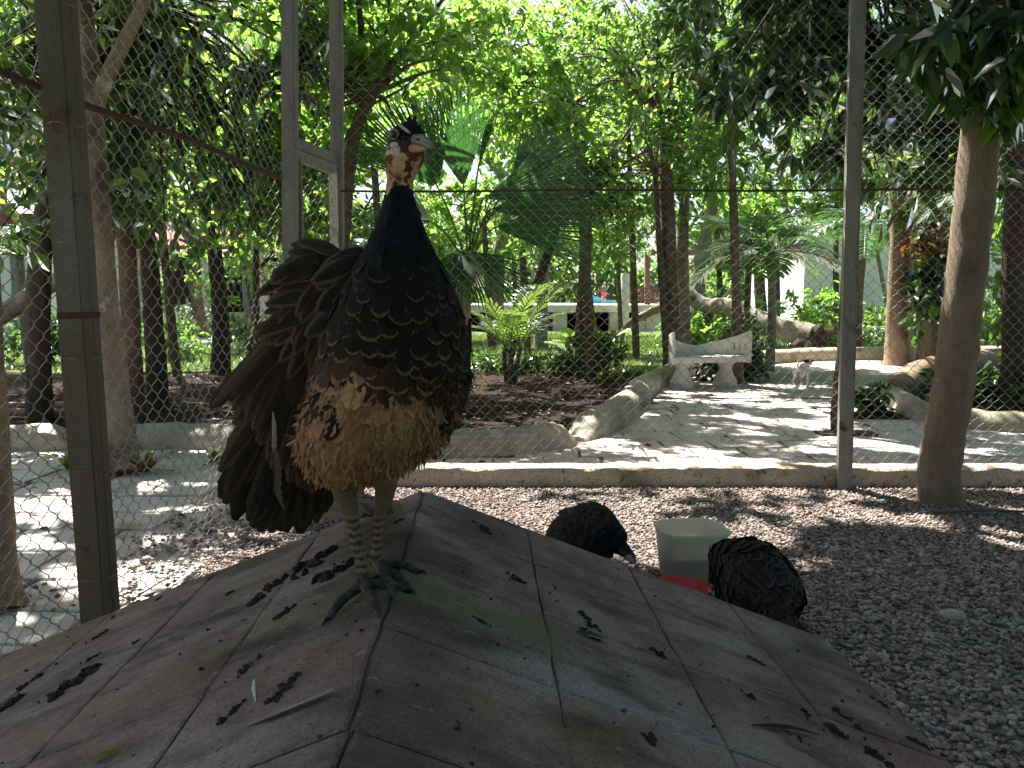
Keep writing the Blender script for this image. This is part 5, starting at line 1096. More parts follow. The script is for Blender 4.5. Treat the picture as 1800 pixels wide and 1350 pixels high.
for k, u in enumerate((330, 400, 470)):
    sb = AY(u, 0, vy + 2.2).x; c_ = empty('chair', (sb, vy + 2.2, z0), 'dark chair in the shade of the veranda', 'chair', 'chairs on the veranda')
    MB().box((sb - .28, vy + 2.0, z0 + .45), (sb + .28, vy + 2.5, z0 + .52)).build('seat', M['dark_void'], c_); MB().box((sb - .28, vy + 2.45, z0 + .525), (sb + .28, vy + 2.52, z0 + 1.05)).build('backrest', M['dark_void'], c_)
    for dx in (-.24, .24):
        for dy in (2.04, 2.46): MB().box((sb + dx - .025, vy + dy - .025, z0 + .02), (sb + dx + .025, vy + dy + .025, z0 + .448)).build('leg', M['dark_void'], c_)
sheet('sunny_path', [(-17, 20.5), (-5.2, 19.6), (-4.8, 27.5), (-18, 29)], float(ground_z(-10, 24)) + .12, M['path'])

# ---- tub of water and red bowl
def tubmat():
    m, nt, out = nmat('milky_plastic'); d = nd(nt, 'ShaderNodeBsdfPrincipled', Roughness=.4); pos = nd(nt, 'ShaderNodeNewGeometry').outputs['Position']
    nt.links.new(ramp(nt, noise(nt, pos, 14, 5), [(.3, (.50, .50, .44)), (.75, (.68, .69, .66))]), d.inputs['Base Color'])
    t = nd(nt, 'ShaderNodeBsdfTranslucent'); t.inputs[0].default_value = (.72, .74, .70, 1); mx = nd(nt, 'ShaderNodeMixShader'); mx.inputs[0].default_value = .45
    nt.links.new(d.outputs[0], mx.inputs[1]); nt.links.new(t.outputs[0], mx.inputs[2])
    tr = nd(nt, 'ShaderNodeBsdfTransparent'); tr.inputs[0].default_value = (.9, .92, .88, 1); m2 = nd(nt, 'ShaderNodeMixShader'); m2.inputs[0].default_value = .22
    nt.links.new(mx.outputs[0], m2.inputs[1]); nt.links.new(tr.outputs[0], m2.inputs[2]); nt.links.new(m2.outputs[0], out.inputs[0]); return m
M['tub'] = tubmat(); M['water'] = surf('cloudy_water', [(.3, (.34, .29, .15)), (.8, (.44, .38, .22))], 8, .08, .5, .05, 12)
tc = Vector((.765, 3.28, .02)); tub = empty('water_tub', tuple(tc), 'milky white square plastic tub half full of cloudy water', 'tub')
def sq(r_, z, n=48, e=4.0, a0=.12):
    o = []
    for k in range(n):
        a = 2 * math.pi * k / n + .0; c, s = math.cos(a), math.sin(a); rr = r_ / (abs(c) ** e + abs(s) ** e) ** (1 / e); p = Matrix.Rotation(a0, 3, 'Z') @ Vector((rr * c, rr * s * .92, z)); o.append(tc + p)
    return o
def loft_rings(rings, cap0=True, cap1=True):
    n = len(rings[0]); mb = MB(); vv = [p for r_ in rings for p in r_]
    fs = [(i*n+k, i*n+(k+1) % n, (i+1)*n+(k+1) % n, (i+1)*n+k) for i in range(len(rings) - 1) for k in range(n)]
    if cap0: fs.append(tuple(reversed(range(n))))
    if cap1: fs.append(tuple(range((len(rings)-1)*n, len(rings)*n)))
    return mb.add(vv, fs)
HT = .225
loft_rings([sq(.108, .004), sq(.116, .01), sq(.122, .05), sq(.131, .12), sq(.139, HT - .02), sq(.147, HT - .012), sq(.147, HT - .002), sq(.143, HT), sq(.137, HT - .004), sq(.135, HT - .03), sq(.128, .12), sq(.118, .05), sq(.113, .012)], True, True).build('tub_body', M['tub'], tub, smooth=True)
loft_rings([sq(.110, .014), sq(.1165, .05), sq(.1255, .118)], True, True).build('water', M['water'], tub, smooth=True)
bw = Vector((.665, 3.02, .018))
tag(MB().lathe([(.07, 0), (.075, .003), (.098, .03), (.112, .055), (.118, .058), (.118, .062), (.112, .063), (.106, .054), (.092, .03), (.07, .010), (.0005, .009)], 36, Matrix.Translation(bw)).build('feeding_bowl', M['red'], smooth=True), 'shallow red plastic feeding bowl in front of the milky tub', 'bowl')
mb = MB(); add_tube(mb, limb([Vector((2.3, 4.3, .03)), Vector((2.75, 4.28, .045)), Vector((3.3, 4.2, .03))], .008, .004, 6)); tag(mb.build('twig', M['bark_brown']), 'thin dry twig on the gravel by the leaning pen tree', 'twig')
mb = MB(); mb.add(*[[tuple(p) for p in ellipsoid((1.65, 2.85, .028), (.05, .038, .024))[0]], ellipsoid((0, 0, 0), (1, 1, 1))[1]]); tag(mb.build('stone', M['border'], smooth=True), 'single large rounded stone lying on the shaded gravel', 'stone')

# ---- mess on the roof
DG = 'dried droppings on the concrete roof'
def lump(u, v, w, h, ang, seed):
    p, side = roof_hit(u, v); r = np.random.default_rng(seed); root = None; parts = []
    a = DR.copy(); b_ = SL[side]; d = (a * math.cos(ang) + b_ * math.sin(ang)); parts = MB(); n = r.integers(9, 17)
    for k in range(n):
        c = p + d * (w * r.normal() * .36) + (a * r.normal() + b_ * r.normal()) * h * .38 + NL[side] * h * .06
        V, F = ellipsoid(c, (h * r.uniform(.15, .55), h * r.uniform(.15, .55), h * r.uniform(.10, .34)), Matrix.Rotation(r.uniform(0, 3), 3, 'Z'), 8, 5); V = V + r.normal(size=V.shape) * h * .06; parts.add([tuple(q) for q in V], F)
    return tag(parts.build('dropping', M['droppings'], smooth=True), 'dark dried lump of bird droppings on the concrete roof', 'dropping', DG)
dl = [(560, 985, .085, .03, .3), (600, 1000, .07, .028, .9), (530, 1000, .06, .026, .2), (480, 1030, .04, .02, .7), (455, 1052, .05, .017, .2), (500, 1078, .035, .013, .4), (405, 1042, .012, .009, 0), (175, 1118, .03, .012, .5), (200, 1085, .012, .008, 0), (130, 1200, .09, .028, .35), (60, 1195, .035, .016, .4), (20, 1238, .05, .02, .4), (237, 1130, .014, .008, .1), (160, 1158, .02, .009, .4), (280, 1053, .018, .009, 0),
      (1035, 1092, .035, .014, .3), (910, 1020, .05, .016, 1.0), (850, 930, .05, .014, .8), (1045, 1120, .03, .014, .9), (1155, 1148, .03, .011, .9), (1330, 1163, .025, .011, .9), (1320, 1225, .025, .011, .5), (1480, 1260, .05, .017, .7), (1460, 1280, .05, .02, .8), (1540, 1232, .05, .014, .9), (1145, 1303, .02, .011, .2), (1620, 1310, .04, .016, .8), (1540, 1330, .03, .016, .4), (705, 915, .03, .012, .9), (490, 1220, .05, .016, .5), (430, 1180, .05, .012, .3), (410, 1252, .03, .012, .4), (840, 1090, .04, .008, 1.0), (1390, 1292, .05, .008, .9)]
for k, (u, v, w, h, a) in enumerate(dl): lump(u, v, w, h, a, 500 + k)
r = np.random.default_rng(610); crumbs = []; cs = []
for k in range(170):
    side = 1 if r.uniform() < .55 else -1; s_, q_ = r.uniform(0, 1.5), r.uniform(.01, 1.0) ** .9
    crumbs.append(tuple(RP(side, s_, q_, .0015))); cs.append(r.uniform(.0015, .0045))
V, F = pebbles(np.array(crumbs), np.array(cs), OCT, r); tag(link('crumbs', np_mesh('crumbs', V, F, True), M['droppings']), 'fine dark crumbs of dirt scattered over the concrete roof', 'dirt', kind='stuff')
# ================================================================== peahens
M['plumage'] = colmat('plumage', .8, .12, fringe=True, bump=.25, nscale=300)
M['skinbody'] = colmat('bird_body', .85, .12, bump=.5, nscale=350)
def feather_np(root, tip, normal, width, bend=.1, nl=7, seed=0, taper=.8, round_=.6):
    """one large feather: two vanes rising to a shaft; returns V, F, uv"""
    root, tip = np.array(tuple(root), float), np.array(tuple(tip), float); d = tip - root; L = np.linalg.norm(d); a = d / L; n = np.array(tuple(normal), float); n = unit(n - a * np.dot(n, a)); s = np.cross(a, n); r = np.random.default_rng(seed)
    V, uv = [], []
    for i in range(nl + 1):
        t = i / nl; w = width * .5 * (min(1, .25 + t * 2.2)) * (1 - max(0, (t - round_) / (1 - round_)) ** 2.6 * .72) * (1 + .06 * r.normal()); c = root + d * t + n * (bend * L * math.sin(math.pi * t * .9)) + s * L * .03 * math.sin(t * 3 + seed)
        V += [c - s * w - n * w * .22, c - s * w * .5 - n * w * .05, c + n * w * .04, c + s * w * .5 - n * w * .05, c + s * w - n * w * .22]
        for q in (-1, -.5, 0, .5, 1): uv.append((q * .93, t * .86))
    F = [(i*5+q, i*5+q+1, (i+1)*5+q+1, (i+1)*5+q) for i in range(nl) for q in range(4)]
    return np.array(V), np.array(F), np.array(uv)
def feather_obj(name, parent, root, tip, normal, width, col, fringe, bend=.1, seed=0, nl=8, round_=.6):
    V, F, uv = feather_np(root, tip, normal, width, bend, nl, seed, round_=round_)
    me = np_mesh(name, V, F, True, uv, np.tile(col, (len(V), 1)), np.tile(fringe, (len(V), 1))); return link(name, me, M['plumage'], parent)
def cover(name, parent, P, A, N, L, W, col, fr, lift=.12):
    """many small body feathers laid like shingles, one mesh"""
    n = len(P); S = unit(np.cross(A, N)); V, uv = [], []
    for t, w in ((0, .35), (.35, 1.0), (.7, .95), (.9, .6), (1.0, .12)):
        c = P + A * (L * t)[:, None] + N * (L * (lift * t - .17 * t * t))[:, None]
        for q in (-1, 0, 1): V.append(c + S * (W * .5 * w * q)[:, None] - N * (W * .035 * abs(q))[:, None]); uv.append((q * .62 * w, t * .96))
    V = np.stack(V, 1).reshape(-1, 3); uv = np.tile(np.array(uv), (n, 1)); o = (np.arange(n) * 15)[:, None]
    F = np.concatenate([o + np.array([[i*3+q, i*3+q+1, (i+1)*3+q+1, (i+1)*3+q]]) for i in range(4) for q in range(2)])
    me = np_mesh(name, V, F, True, uv, np.repeat(col, 15, 0), np.repeat(fr, 15, 0)); o_ = link(name, me, M['plumage'], parent); o_['kind'] = 'stuff'; return o_
class Loft:
    """rings along a spine; rows: centre, side axis * rx, depth axis * ry"""
    def __init__(s, C_, X, Y, n=40): s.C, s.X, s.Y, s.n = np.array(C_), np.array(X), np.array(Y), n
    def pt(s, i, th):
        i = np.clip(i, 0, len(s.C) - 1.001); k = i.astype(int); f = (i - k)[:, None]
        g = lambda A: A[k] * (1 - f) + A[k + 1] * f
        return g(s.C) + g(s.X) * np.cos(th)[:, None] + g(s.Y) * np.sin(th)[:, None]
    def shell(s):
        th = np.arange(s.n) * 2 * math.pi / s.n; V = (s.C[:, None] + s.X[:, None] * np.cos(th)[None, :, None] + s.Y[:, None] * np.sin(th)[None, :, None]).reshape(-1, 3); m, n = len(s.C), s.n
        F = [(i*n+k, i*n+(k+1) % n, (i+1)*n+(k+1) % n, (i+1)*n+k) for i in range(m - 1) for k in range(n)] + [tuple(range(n)), tuple(reversed(range((m-1)*n, m*n)))]
        return V, F
    def lattice(s, r, i0, i1, row, colw):
        """staggered rows of points, for feathers laid like shingles"""
        I, TH = [], []; i = i0; k = 0
        while i < i1:
            ci = np.array([i]); a = s.pt(ci, np.array([1.5 * math.pi]))[0]; b = s.pt(ci + .5, np.array([1.5 * math.pi]))[0]; i += .5 * row / (np.linalg.norm(b - a) + 1e-5)
            th = np.linspace(0, 2 * math.pi, 200); ring = s.pt(np.full(200, min(i, i1)), th); L = np.linalg.norm(np.diff(ring, axis=0), axis=1).sum(); m = max(6, int(L / colw))
            cum = np.concatenate([[0], np.cumsum(np.linalg.norm(np.diff(ring, axis=0), axis=1))]); t = np.interp((np.arange(m) + .5 * (k % 2) + r.normal(size=m) * .10) / m * L % L, cum, th); I.append(np.full(m, i) + r.normal(size=m) * .10); TH.append(t); k += 1
        return np.clip(np.concatenate(I), i0, i1), np.concatenate(TH)
    def sample(s, r, n, i0=0, i1=None, rowcol=None):
        i1 = len(s.C) - 1.01 if i1 is None else i1; i = r.uniform(i0, i1, n * 4); th = r.uniform(0, 2 * math.pi, n * 4)
        if rowcol: i, th = s.lattice(r, i0, i1, *rowcol)
        P = s.pt(i, th); P2 = s.pt(i + .12, th); P3 = s.pt(i, th + .05); dA = np.linalg.norm(np.cross(P2 - P, P3 - P), axis=1)
        k = r.uniform(size=len(i)) < np.clip(dA / (np.percentile(dA, 92) + 1e-12), .05, 1); k = k | bool(rowcol); n = len(i) if rowcol else n; i, th, P, P2, P3 = i[k][:n], th[k][:n], P[k][:n], P2[k][:n], P3[k][:n]
        A = unit(P2 - P); N = unit(np.cross(P3 - P, P2 - P)); cen = s.pt(i, th * 0) * 0 + np.stack([np.interp(i, np.arange(len(s.C)), s.C[:, q]) for q in range(3)], -1)
        fl = np.sum((P - cen) * N, 1) < 0; N[fl] *= -1; return i, th, P, A, N
# ---------------- the standing bird
SY = 1.0
rows = [(214, 716, 722, 1.205, .004), (218, 703, 736, 1.205, .018), (228, 690, 744, 1.204, .030), (240, 684, 747, 1.203, .036), (255, 681, 747, 1.203, .038), (270, 679, 748, 1.203, .038), (285, 678, 744, 1.205, .037), (300, 679, 735, 1.207, .035), (315, 681, 727, 1.212, .033), (330, 681, 724, 1.217, .033), (350, 677, 729, 1.22, .036), (380, 667, 738, 1.226, .043), (410, 656, 749, 1.232, .053), (440, 642, 762, 1.24, .065), (470, 627, 778, 1.25, .08), (500, 612, 793, 1.262, .10), (530, 598, 805, 1.277, .123), (570, 584, 818, 1.297, .152), (610, 571, 826, 1.312, .178), (650, 562, 827, 1.32, .192), (690, 552, 821, 1.326, .20), (720, 542, 812, 1.326, .20), (750, 533, 799, 1.32, .19), (775, 530, 783, 1.315, .175), (800, 537, 757, 1.31, .15), (822, 552, 712, 1.30, .115), (838, 574, 672, 1.30, .07), (846, 600, 640, 1.30, .03)]
rv = np.array(rows); vv = np.concatenate([np.linspace(214, 330, 30), np.linspace(335, 846, 60)])
rowi = [np.interp(vv, rv[:, 0], rv[:, k]) for k in range(5)]
def sm(a, k=2):
    for _ in range(k): a = np.concatenate([a[:1], (a[:-2] + 2 * a[1:-1] + a[2:]) / 4, a[-1:]])
    return a
rowi = [vv] + [sm(a) for a in rowi[1:]]
Cn, Xn, Yn = [], [], []
for v, ul, ur, yc, ry in zip(*rowi):
    a, b = AY(ul, v, yc), AY(ur, v, yc); c = (a + b) / 2; Cn.append(tuple(c)); Xn.append(((b - a).x / 2, .02 * (b - a).x, 0)); Yn.append((0, ry, 0))
main = Loft(Cn, Xn, Yn, 48)
def front(u, v):
    """point on the bird's front surface along a pixel"""
    i = np.interp(v, vv, np.arange(len(vv))); k = np.array([i]); best = None
    th = np.linspace(math.pi, 2 * math.pi, 160); P = main.pt(np.full(160, i), th); us = np.array([PX(p)[0] for p in P]); j = int(np.argmin(np.abs(us - u))); return Vector(P[j])
legs = []
def px_y(l): return [AY(u, v, y) for u, v, y in l]
legA = px_y([(598, 800, 1.27), (602, 850, 1.25), (610, 885, 1.235), (618, 912, 1.228), (628, 960, 1.222), (637, 1005, 1.213)])
fA = roof_hit(646, 1042)[0]; fB = roof_hit(664, 1006)[0]
legB = [AY(682, 790, fB.y + .05), AY(680, 840, fB.y + .045), AY(674, 880, fB.y + .03), AY(668, 905, fB.y + .02), AY(664, 950, fB.y + .012)]
legA = [AY(598, 800, fA.y + .06), AY(603, 850, fA.y + .05), AY(611, 885, fA.y + .035), AY(618, 912, fA.y + .025), AY(628, 960, fA.y + .015), AY(637, 1005, fA.y + .006)]
bp_ = [main.shell()]
for lg, ft in ((legA, fA), (legB, fB)):
    side = 1 if (ft - RA).dot(PR) > 0 else -1; ank = ft + NL[side] * .016
    P = curve_pts([tuple(p) for p in lg] + [tuple(ank)], 4); t = np.linspace(0, 1, len(P)); bp_.append(tube_np(P, np.interp(t, [0, .2, .38, .5, .56, .75, .93, 1], [.024, .021, .017, .0125, .0125, .0095, .0105, .013]), 12, True))
    toes = {0: [(578, 1094), (664, 1083), (712, 1042), (668, 1022)], 1: [(736, 1010), (722, 1044), (690, 1052), (640, 985)]}[0 if ft is fA else 1]
    for q, (u, v) in enumerate(toes):
        tp, sd = roof_hit(u, v); mid = (ank * .42 + tp * .58) + NL[sd] * .004; P = curve_pts([tuple(ank), tuple(mid + NL[sd] * .005), tuple(tp + NL[sd] * .0045)], 5)
        bp_.append(tube_np(P, np.interp(np.linspace(0, 1, len(P)), [0, .3, .55, .8, 1], [.0095, .0078, .0085, .007, .0045]), 10, True))
hen = empty('peahen', tuple((fA + fB) / 2), 'peahen with ruffled drooping wing standing on the roof ridge', 'peahen')
me = remeshed('body', bp_, .003, 3)
def uvpix(p):
    z = p[:, 2] - CAMH; f = p[:, 1] * _c - z * _s; up_ = p[:, 1] * _s + z * _c; return 900 + FPX * p[:, 0] / f, 675 - FPX * up_ / f
def hencol(p):
    """plumage zones of the bird, by position on the body: returns base colour and feather-edge colour"""
    u, v = uvpix(p); n1, n2, n3 = vnoise(p, 90, 1), vnoise(p, 38, 2), vnoise(p, 170, 3)
    c = np.tile(np.array([.010, .0095, .012]), (len(p), 1)); f = c.copy()
    blue = (v > 330) & (v < 500); c[blue] = np.array([.005, .008, .014]); f[blue] = (.010, .016, .026)
    t = np.clip((v - 420) / 120, 0, 1)[:, None]; ch = v >= 420; base = np.array([.006, .008, .011]) * (1 - t) + np.array([.012, .009, .008]) * t; c[ch] = base[ch]
    t2 = np.clip((v - 440) / 160, 0, 1)[:, None]; fr = np.array([.035, .033, .033]) * (1 - t2) + np.array([.125, .082, .055]) * t2; f[ch] = fr[ch]
    vb = 648 + (u - 560) * .27 + (n2 - .5) * 26; low = v > vb - 70; k = np.clip((v - vb + 70) / 70, 0, 1)[:, None]; cb = base * (1 - k) + np.array([.06, .037, .024]) * k; c[low] = cb[low]; fb = fr * (1 - k) + np.array([.26, .15, .085]) * k; f[low] = fb[low]
    bel = v > vb; m_ = np.clip(n2 * 1.0 + (n1 - .5) * .5, 0, 1)[:, None]; bc_ = np.array([.37, .215, .118]) * (1 - m_) + np.array([.24, .125, .062]) * m_; c[bel] = bc_[bel]; f[bel] = bc_[bel] * 1.15
    rt = bel & (u > 770); c[rt] *= np.array([.8, .85, .9])
    sp = bel & (v < vb + 95) & (u < 612 + (n1 - .5) * 40) & (vnoise(p, 260, 6) * .6 + n3 * .4 > .60); c[sp] = (.02, .015, .013); f[sp] = c[sp]
    sp = (v > vb - 20) & (u > 775) & (n1 > .56); c[sp] = (.02, .015, .013); f[sp] = c[sp]
    leg = v > 850; c[leg] = (.155, .12, .095); f[leg] = c[leg]
    sh = v > 905; band = (np.sin(p[:, 2] * 520 + 2.0 * n3) > .1) & (v < 1015); c[sh] = (.20, .165, .12); c[sh & band] = (.075, .05, .036); ft = (v > 1015) | ((u > 668) & (v > 985)); c[ft] = np.array([.055, .05, .047]); c[ft & (n3 > .6)] = (.10, .09, .08)
    # head
    th = (v < 326 + 14 * (n1 - .5) - np.abs(u - 703) * .35 + 4) & (v > 262); m_ = np.clip((n1 * .6 + n3 * .4 - .36) * 4, 0, 1)[:, None]; tc_ = np.array([.50, .33, .21]) * (1 - m_) + np.array([.13, .045, .018]) * m_; c[th] = tc_[th]; f[th] = c[th] * 1.2
    pale = th & (u > 706) & (u < 738) & (n1 < .75); c[pale] = (.52, .37, .25); f[pale] = c[pale]
    ck = (v <= 268) & (v > 232) & (u < 735); c[ck] = (.062, .040, .036); f[ck] = c[ck]
    wt_ = (v > 258) & (v < 272) & (u < 703); c[wt_] = (.46, .42, .42); f[wt_] = c[wt_]
    cr = (v < 240) | ((v < 258) & (u > 722) & (v < 232 + (u - 700) * .55)); cr &= v < 262; cr &= ~((u < 697) & (v > 230)); c[cr] = (.0075, .0065, .008); f[cr] = (.015, .012, .013)
    return c, f
set_col(me, lambda p: hencol(p)[0]); link('body', me, M['skinbody'], hen)
r = np.random.default_rng(811)
def scatter(name, n, v0, v1, Lf, Wf, lift, seed, jit=.12, rowcol=None, fk=None):
    r = np.random.default_rng(seed); i, th, P, A, N = main.sample(r, n, np.interp(v0, vv, np.arange(len(vv))), np.interp(v1, vv, np.arange(len(vv))), rowcol); c, f = hencol(P)
    A = unit(A + r.normal(size=A.shape) * jit); N = unit(N - A * np.sum(N * A, 1)[:, None]); f = f if fk is None else c * fk; L = Lf * r.uniform(.75, 1.2, len(P)); W = Wf * r.uniform(.8, 1.15, len(P)); k = r.uniform(.75, 1.25, (len(P), 1))
    return cover(name, hen, P - N * .001, A, N, L, W, c * k, f * k, lift)
scatter('head_feathers', 700, 216, 326, .008, .0055, .10, 1, .25)
scatter('neck_feathers', 2400, 318, 450, .016, .0085, .13, 2, .12, None, 1.3)
scatter('breast_feathers', 1700, 425, 705, .036, .034, .19, 3, .09, (.0165, .023))
scatter('belly_feathers', 7000, 645, 835, .020, .0055, .09, 4, .42, None, 1.1)
scatter('belly_fluff', 2200, 770, 846, .016, .0035, .14, 5, .5)
# head details
def disc_on(u, v, ru, rv_, mat, name, parent, out=.001, rot=0.0, th=.0025):
    p = front(u, v); n = (CAM - p).normalized(); n = (n + Vector((-.35 if u < 705 else .2, 0, 0))).normalized(); x = n.cross(Vector((0, 0, 1))).normalized() * -1; z = x.cross(n) * -1; k = p.y / FPX
    Mx = Matrix((x, -n, z)).transposed() @ Matrix.Rotation(rot, 3, 'Y'); V, F = ellipsoid(p + n * out, (ru * k, th, rv_ * k), Mx, 20, 10); return MB().add([tuple(q) for q in V], F).build(name, mat, parent, smooth=True)
M['eye_ring'] = flat('grey_skin', (.22, .18, .17), .7, .3, .2, 200); M['eye'] = flat('dark_eye', (.012, .007, .005), .08, .6); M['brow'] = flat('pale_brow', (.52, .42, .38), .85, .2, .2, 300); M['beak'] = flat('horn_beak', (.15, .145, .16), .4, .4, .2, 120); M['beak_low'] = flat('pale_beak', (.32, .21, .13), .5, .4, .15, 120); M['black_down'] = flat('black_down', (.008, .007, .008), .9, .1); M['dark_skin'] = flat('lore_skin', (.05, .033, .03), .85, .2, .3, 200)
er = disc_on(693, 244, 10, 9.5, M['eye_ring'], 'eyelid', hen, .0022, 0, .0038); disc_on(693.3, 244, 8, 7.6, M['dark_skin'], 'eye_skin', hen, .0032, 0, .0038); disc_on(693.6, 243.6, 5.6, 5.6, M['eye'], 'eye', hen, .0044, 0, .0042)
disc_on(710, 235, 14, 2.8, M['brow'], 'brow_stripe', hen, .0034, math.radians(34), .003)
disc_on(693, 263, 8, 5, M['brow'], 'cheek_patch', hen, .0008, math.radians(-8), .0025)
# beak: upper mandible hooked over the lower one
b0 = AY(730, 248, 1.176); b1 = AY(743, 247, 1.160); b2 = AY(755, 255, 1.145); b3 = AY(758, 262, 1.142)
def cone_mesh(pts, rad, sq_=(1, 1)): V, F = tube_np(curve_pts(pts, 4), np.interp(np.linspace(0, 1, 4 * (len(pts) - 1) + 1), np.linspace(0, 1, len(rad)), rad), 12, True); return MB().add([tuple(q) for q in V], [tuple(int(i) for i in f if i >= 0) for f in F])
cone_mesh([b0, b1, b2, b3], [.0098, .0082, .0046, .0014]).build('upper_beak', M['beak'], hen, smooth=True)
cone_mesh([AY(722, 261, 1.174), AY(738, 261, 1.16), AY(751, 261, 1.15)], [.0068, .0052, .0018]).build('lower_beak', M['beak_low'], hen, smooth=True)
V, F = ellipsoid(AY(735.5, 245, 1.1545), (.0036, .002, .0022)); MB().add([tuple(q) for q in V], F).build('nostril', M['dark_skin'], hen, smooth=True)
# small crest
for k in range(9):
    a = front(712 + k * 1.2, 219); a.y = 1.215; t_ = a + Vector((-.006 + .0016 * k + random.uniform(-.002, .002), .018, .014 + random.uniform(-.004, .005))); feather_obj('crest_feather', hen, a, t_, (0, -1, .3), .005, (.012, .010, .011), (.03, .024, .024), .05, k, 4)
# claws
for tp_, dirp in (((578, 1094), (640, 1045)), ((664, 1083), (640, 1045)), ((712, 1042), (640, 1045)), ((736, 1010), (664, 1006)), ((722, 1044), (664, 1006)), ((690, 1052), (664, 1006))):
    p, sd = roof_hit(*tp_); q, _ = roof_hit(*dirp); d = (p - q).normalized(); cone_mesh([p + NL[sd] * .0055 - d * .004, p + NL[sd] * .0065 + d * .006, p + NL[sd] * .001 + d * .014], [.0042, .0034, .0008]).build('claw', M['black'], hen, smooth=True)
# ---- drooping wing: long flight feathers, coverts and ruffled scapulars
wing = link('wing', *[None][0:0]) if False else None
DK, BR, FRB = np.array([.013, .011, .011]), np.array([.040, .026, .020]), np.array([.11, .078, .06])
def wingcore():
    pts = [AY(600, 450, 1.30), AY(565, 520, 1.30), AY(548, 600, 1.305), AY(545, 680, 1.31), AY(560, 760, 1.315)]
    V, F = tube_np(curve_pts(pts, 5), np.interp(np.linspace(0, 1, 21), [0, .3, .7, 1], [.03, .05, .05, .02]), 14, True); mb = MB(); mb.add([tuple((q[0], 1.31 + (q[1] - 1.31) * .6, q[2])) for q in V], [tuple(int(i) for i in f if i >= 0) for f in F])
    me = mb.mesh('wing', True); set_col(me, lambda p: np.tile(np.array([.018, .014, .012]), (len(p), 1))); return link('wing', me, M['skinbody'], hen)
wing = wingcore()
def wf(ru, rv_, tu, tv, w, y0, y1, c, f, seed, bend=.04, nrm=(.15, -1, .15), round_=.84, nl=12): feather_obj('feather', wing, AY(ru, rv_, y0), AY(tu, tv, y1), nrm, w * y0 / FPX, c, f, bend, seed, nl, round_)
# tips run round the fan from the stray grey feather to the lowest black ones
fan = [(366, 712, 30, .30), (400, 700, 24, .8), (410, 745, 26, .9), (392, 832, 30, .7), (405, 800, 26, .9), (398, 886, 34, .1), (420, 850, 30, .4), (428, 905, 36, .1), (440, 925, 36, .0), (462, 936, 38, .0), (486, 938, 36, .1), (508, 936, 34, .0), (528, 928, 34, .1), (548, 916, 32, .0), (566, 900, 30, .0), (580, 880, 26, .0)]
r = np.random.default_rng(9)
for k, (tu, tv, w, br_) in enumerate(fan):
    t = k / (len(fan) - 1); c = DK * (1 - br_) + BR * br_
    if k == 0: c = np.array([.085, .066, .052])
    wf(lerp(530, 585, t), lerp(560, 690, t), tu, tv, w, 1.315 + .003 * k, 1.33 + .004 * k, c * r.uniform(.8, 1.25), FRB * (.35 + .6 * br_), 20 + k, .03)
for k in range(16):        # black primaries behind close the fan
    t = k / 15; tu, tv = lerp(398, 584, t) + r.normal() * 5, lerp(870, 928, math.sin(t * 3.0) ** .7) + r.normal() * 6
    wf(lerp(520, 590, t), lerp(600, 720, t), tu, tv, 40, 1.385 + .002 * k, 1.41 + .002 * k, DK * r.uniform(.7, 1.2), DK * 1.6, 400 + k, .03)
for k in range(22):        # second row in front: brown secondaries
    t = k / 21; tu, tv = lerp(408, 560, t) + r.normal() * 5, lerp(705, 862, math.sin(t * 1.57)) + r.normal() * 8; b_ = r.uniform(.25, 1)
    wf(lerp(528, 588, t), lerp(545, 640, t), tu, tv, r.uniform(20, 27), 1.30 + .0015 * k, 1.305 + .002 * k, (DK * (1 - b_) + BR * b_) * r.uniform(.8, 1.25), FRB * r.uniform(.4, 1.0), 60 + k, .04)
for k in range(30):        # coverts
    t = r.uniform(); row = k % 3; tu, tv = lerp(440, 560, t) + row * 12, lerp(560, 735, t) - row * 45 + r.normal() * 8
    wf(lerp(545, 590, t) + row * 4, lerp(500, 600, t) - row * 30, tu, tv, r.uniform(20, 28), 1.275 - row * .006, 1.28 - row * .008, (DK * .4 + BR * .6) * r.uniform(.7, 1.3), FRB * r.uniform(.5, 1.1), 100 + k, .06, round_=.6, nl=7)
for k in range(26):        # ruffled scapulars fanned out over the shoulder
    t = k / 25; tu, tv = lerp(522, 455, t) + r.normal() * 7, lerp(428, 592, t) + r.normal() * 6
    wf(lerp(606, 566, t), lerp(446, 545, t), tu, tv, r.uniform(22, 32), 1.265, 1.30 + r.uniform(-.02, .02), np.array([.030, .023, .021]) * r.uniform(.6, 1.3), np.array([.075, .058, .05]) * r.uniform(.6, 1.1), 150 + k, .09, (.1, -1, .35), .55, 7)
for k in range(16):        # dark feathers bridging shoulder and breast
    t = k / 15; wf(lerp(640, 590, t), lerp(440, 600, t), lerp(560, 560, t) + r.normal() * 8, lerp(480, 690, t), 34, 1.235 + r.uniform(0, .012), 1.245, np.array([.022, .018, .018]) * r.uniform(.7, 1.3), np.array([.08, .06, .052]), 190 + k, .08, (.2, -1, .2), .55, 7)
wf(478, 724, 483, 796, 8, 1.272, 1.274, np.array([.34, .30, .26]), np.array([.36, .32, .28]), 230, .02, round_=.8)          # pale turned feather
for k in range(7): wf(478 + k * .6, 770 + k * 14, 492 + k * 1.2, 812 + k * 14, 4, 1.273, 1.275, np.array([.13, .10, .08]), np.array([.18, .14, .11]), 240 + k, .02)
for k in range(10): wf(560 + k * 2, 600 + k * 6, 548 + r.normal() * 12, 700 + k * 12, 26, 1.262, 1.27, np.array([.055, .026, .018]) * r.uniform(.7, 1.2), np.array([.10, .055, .035]), 260 + k, .05, (.2, -1, .1), .6, 7)
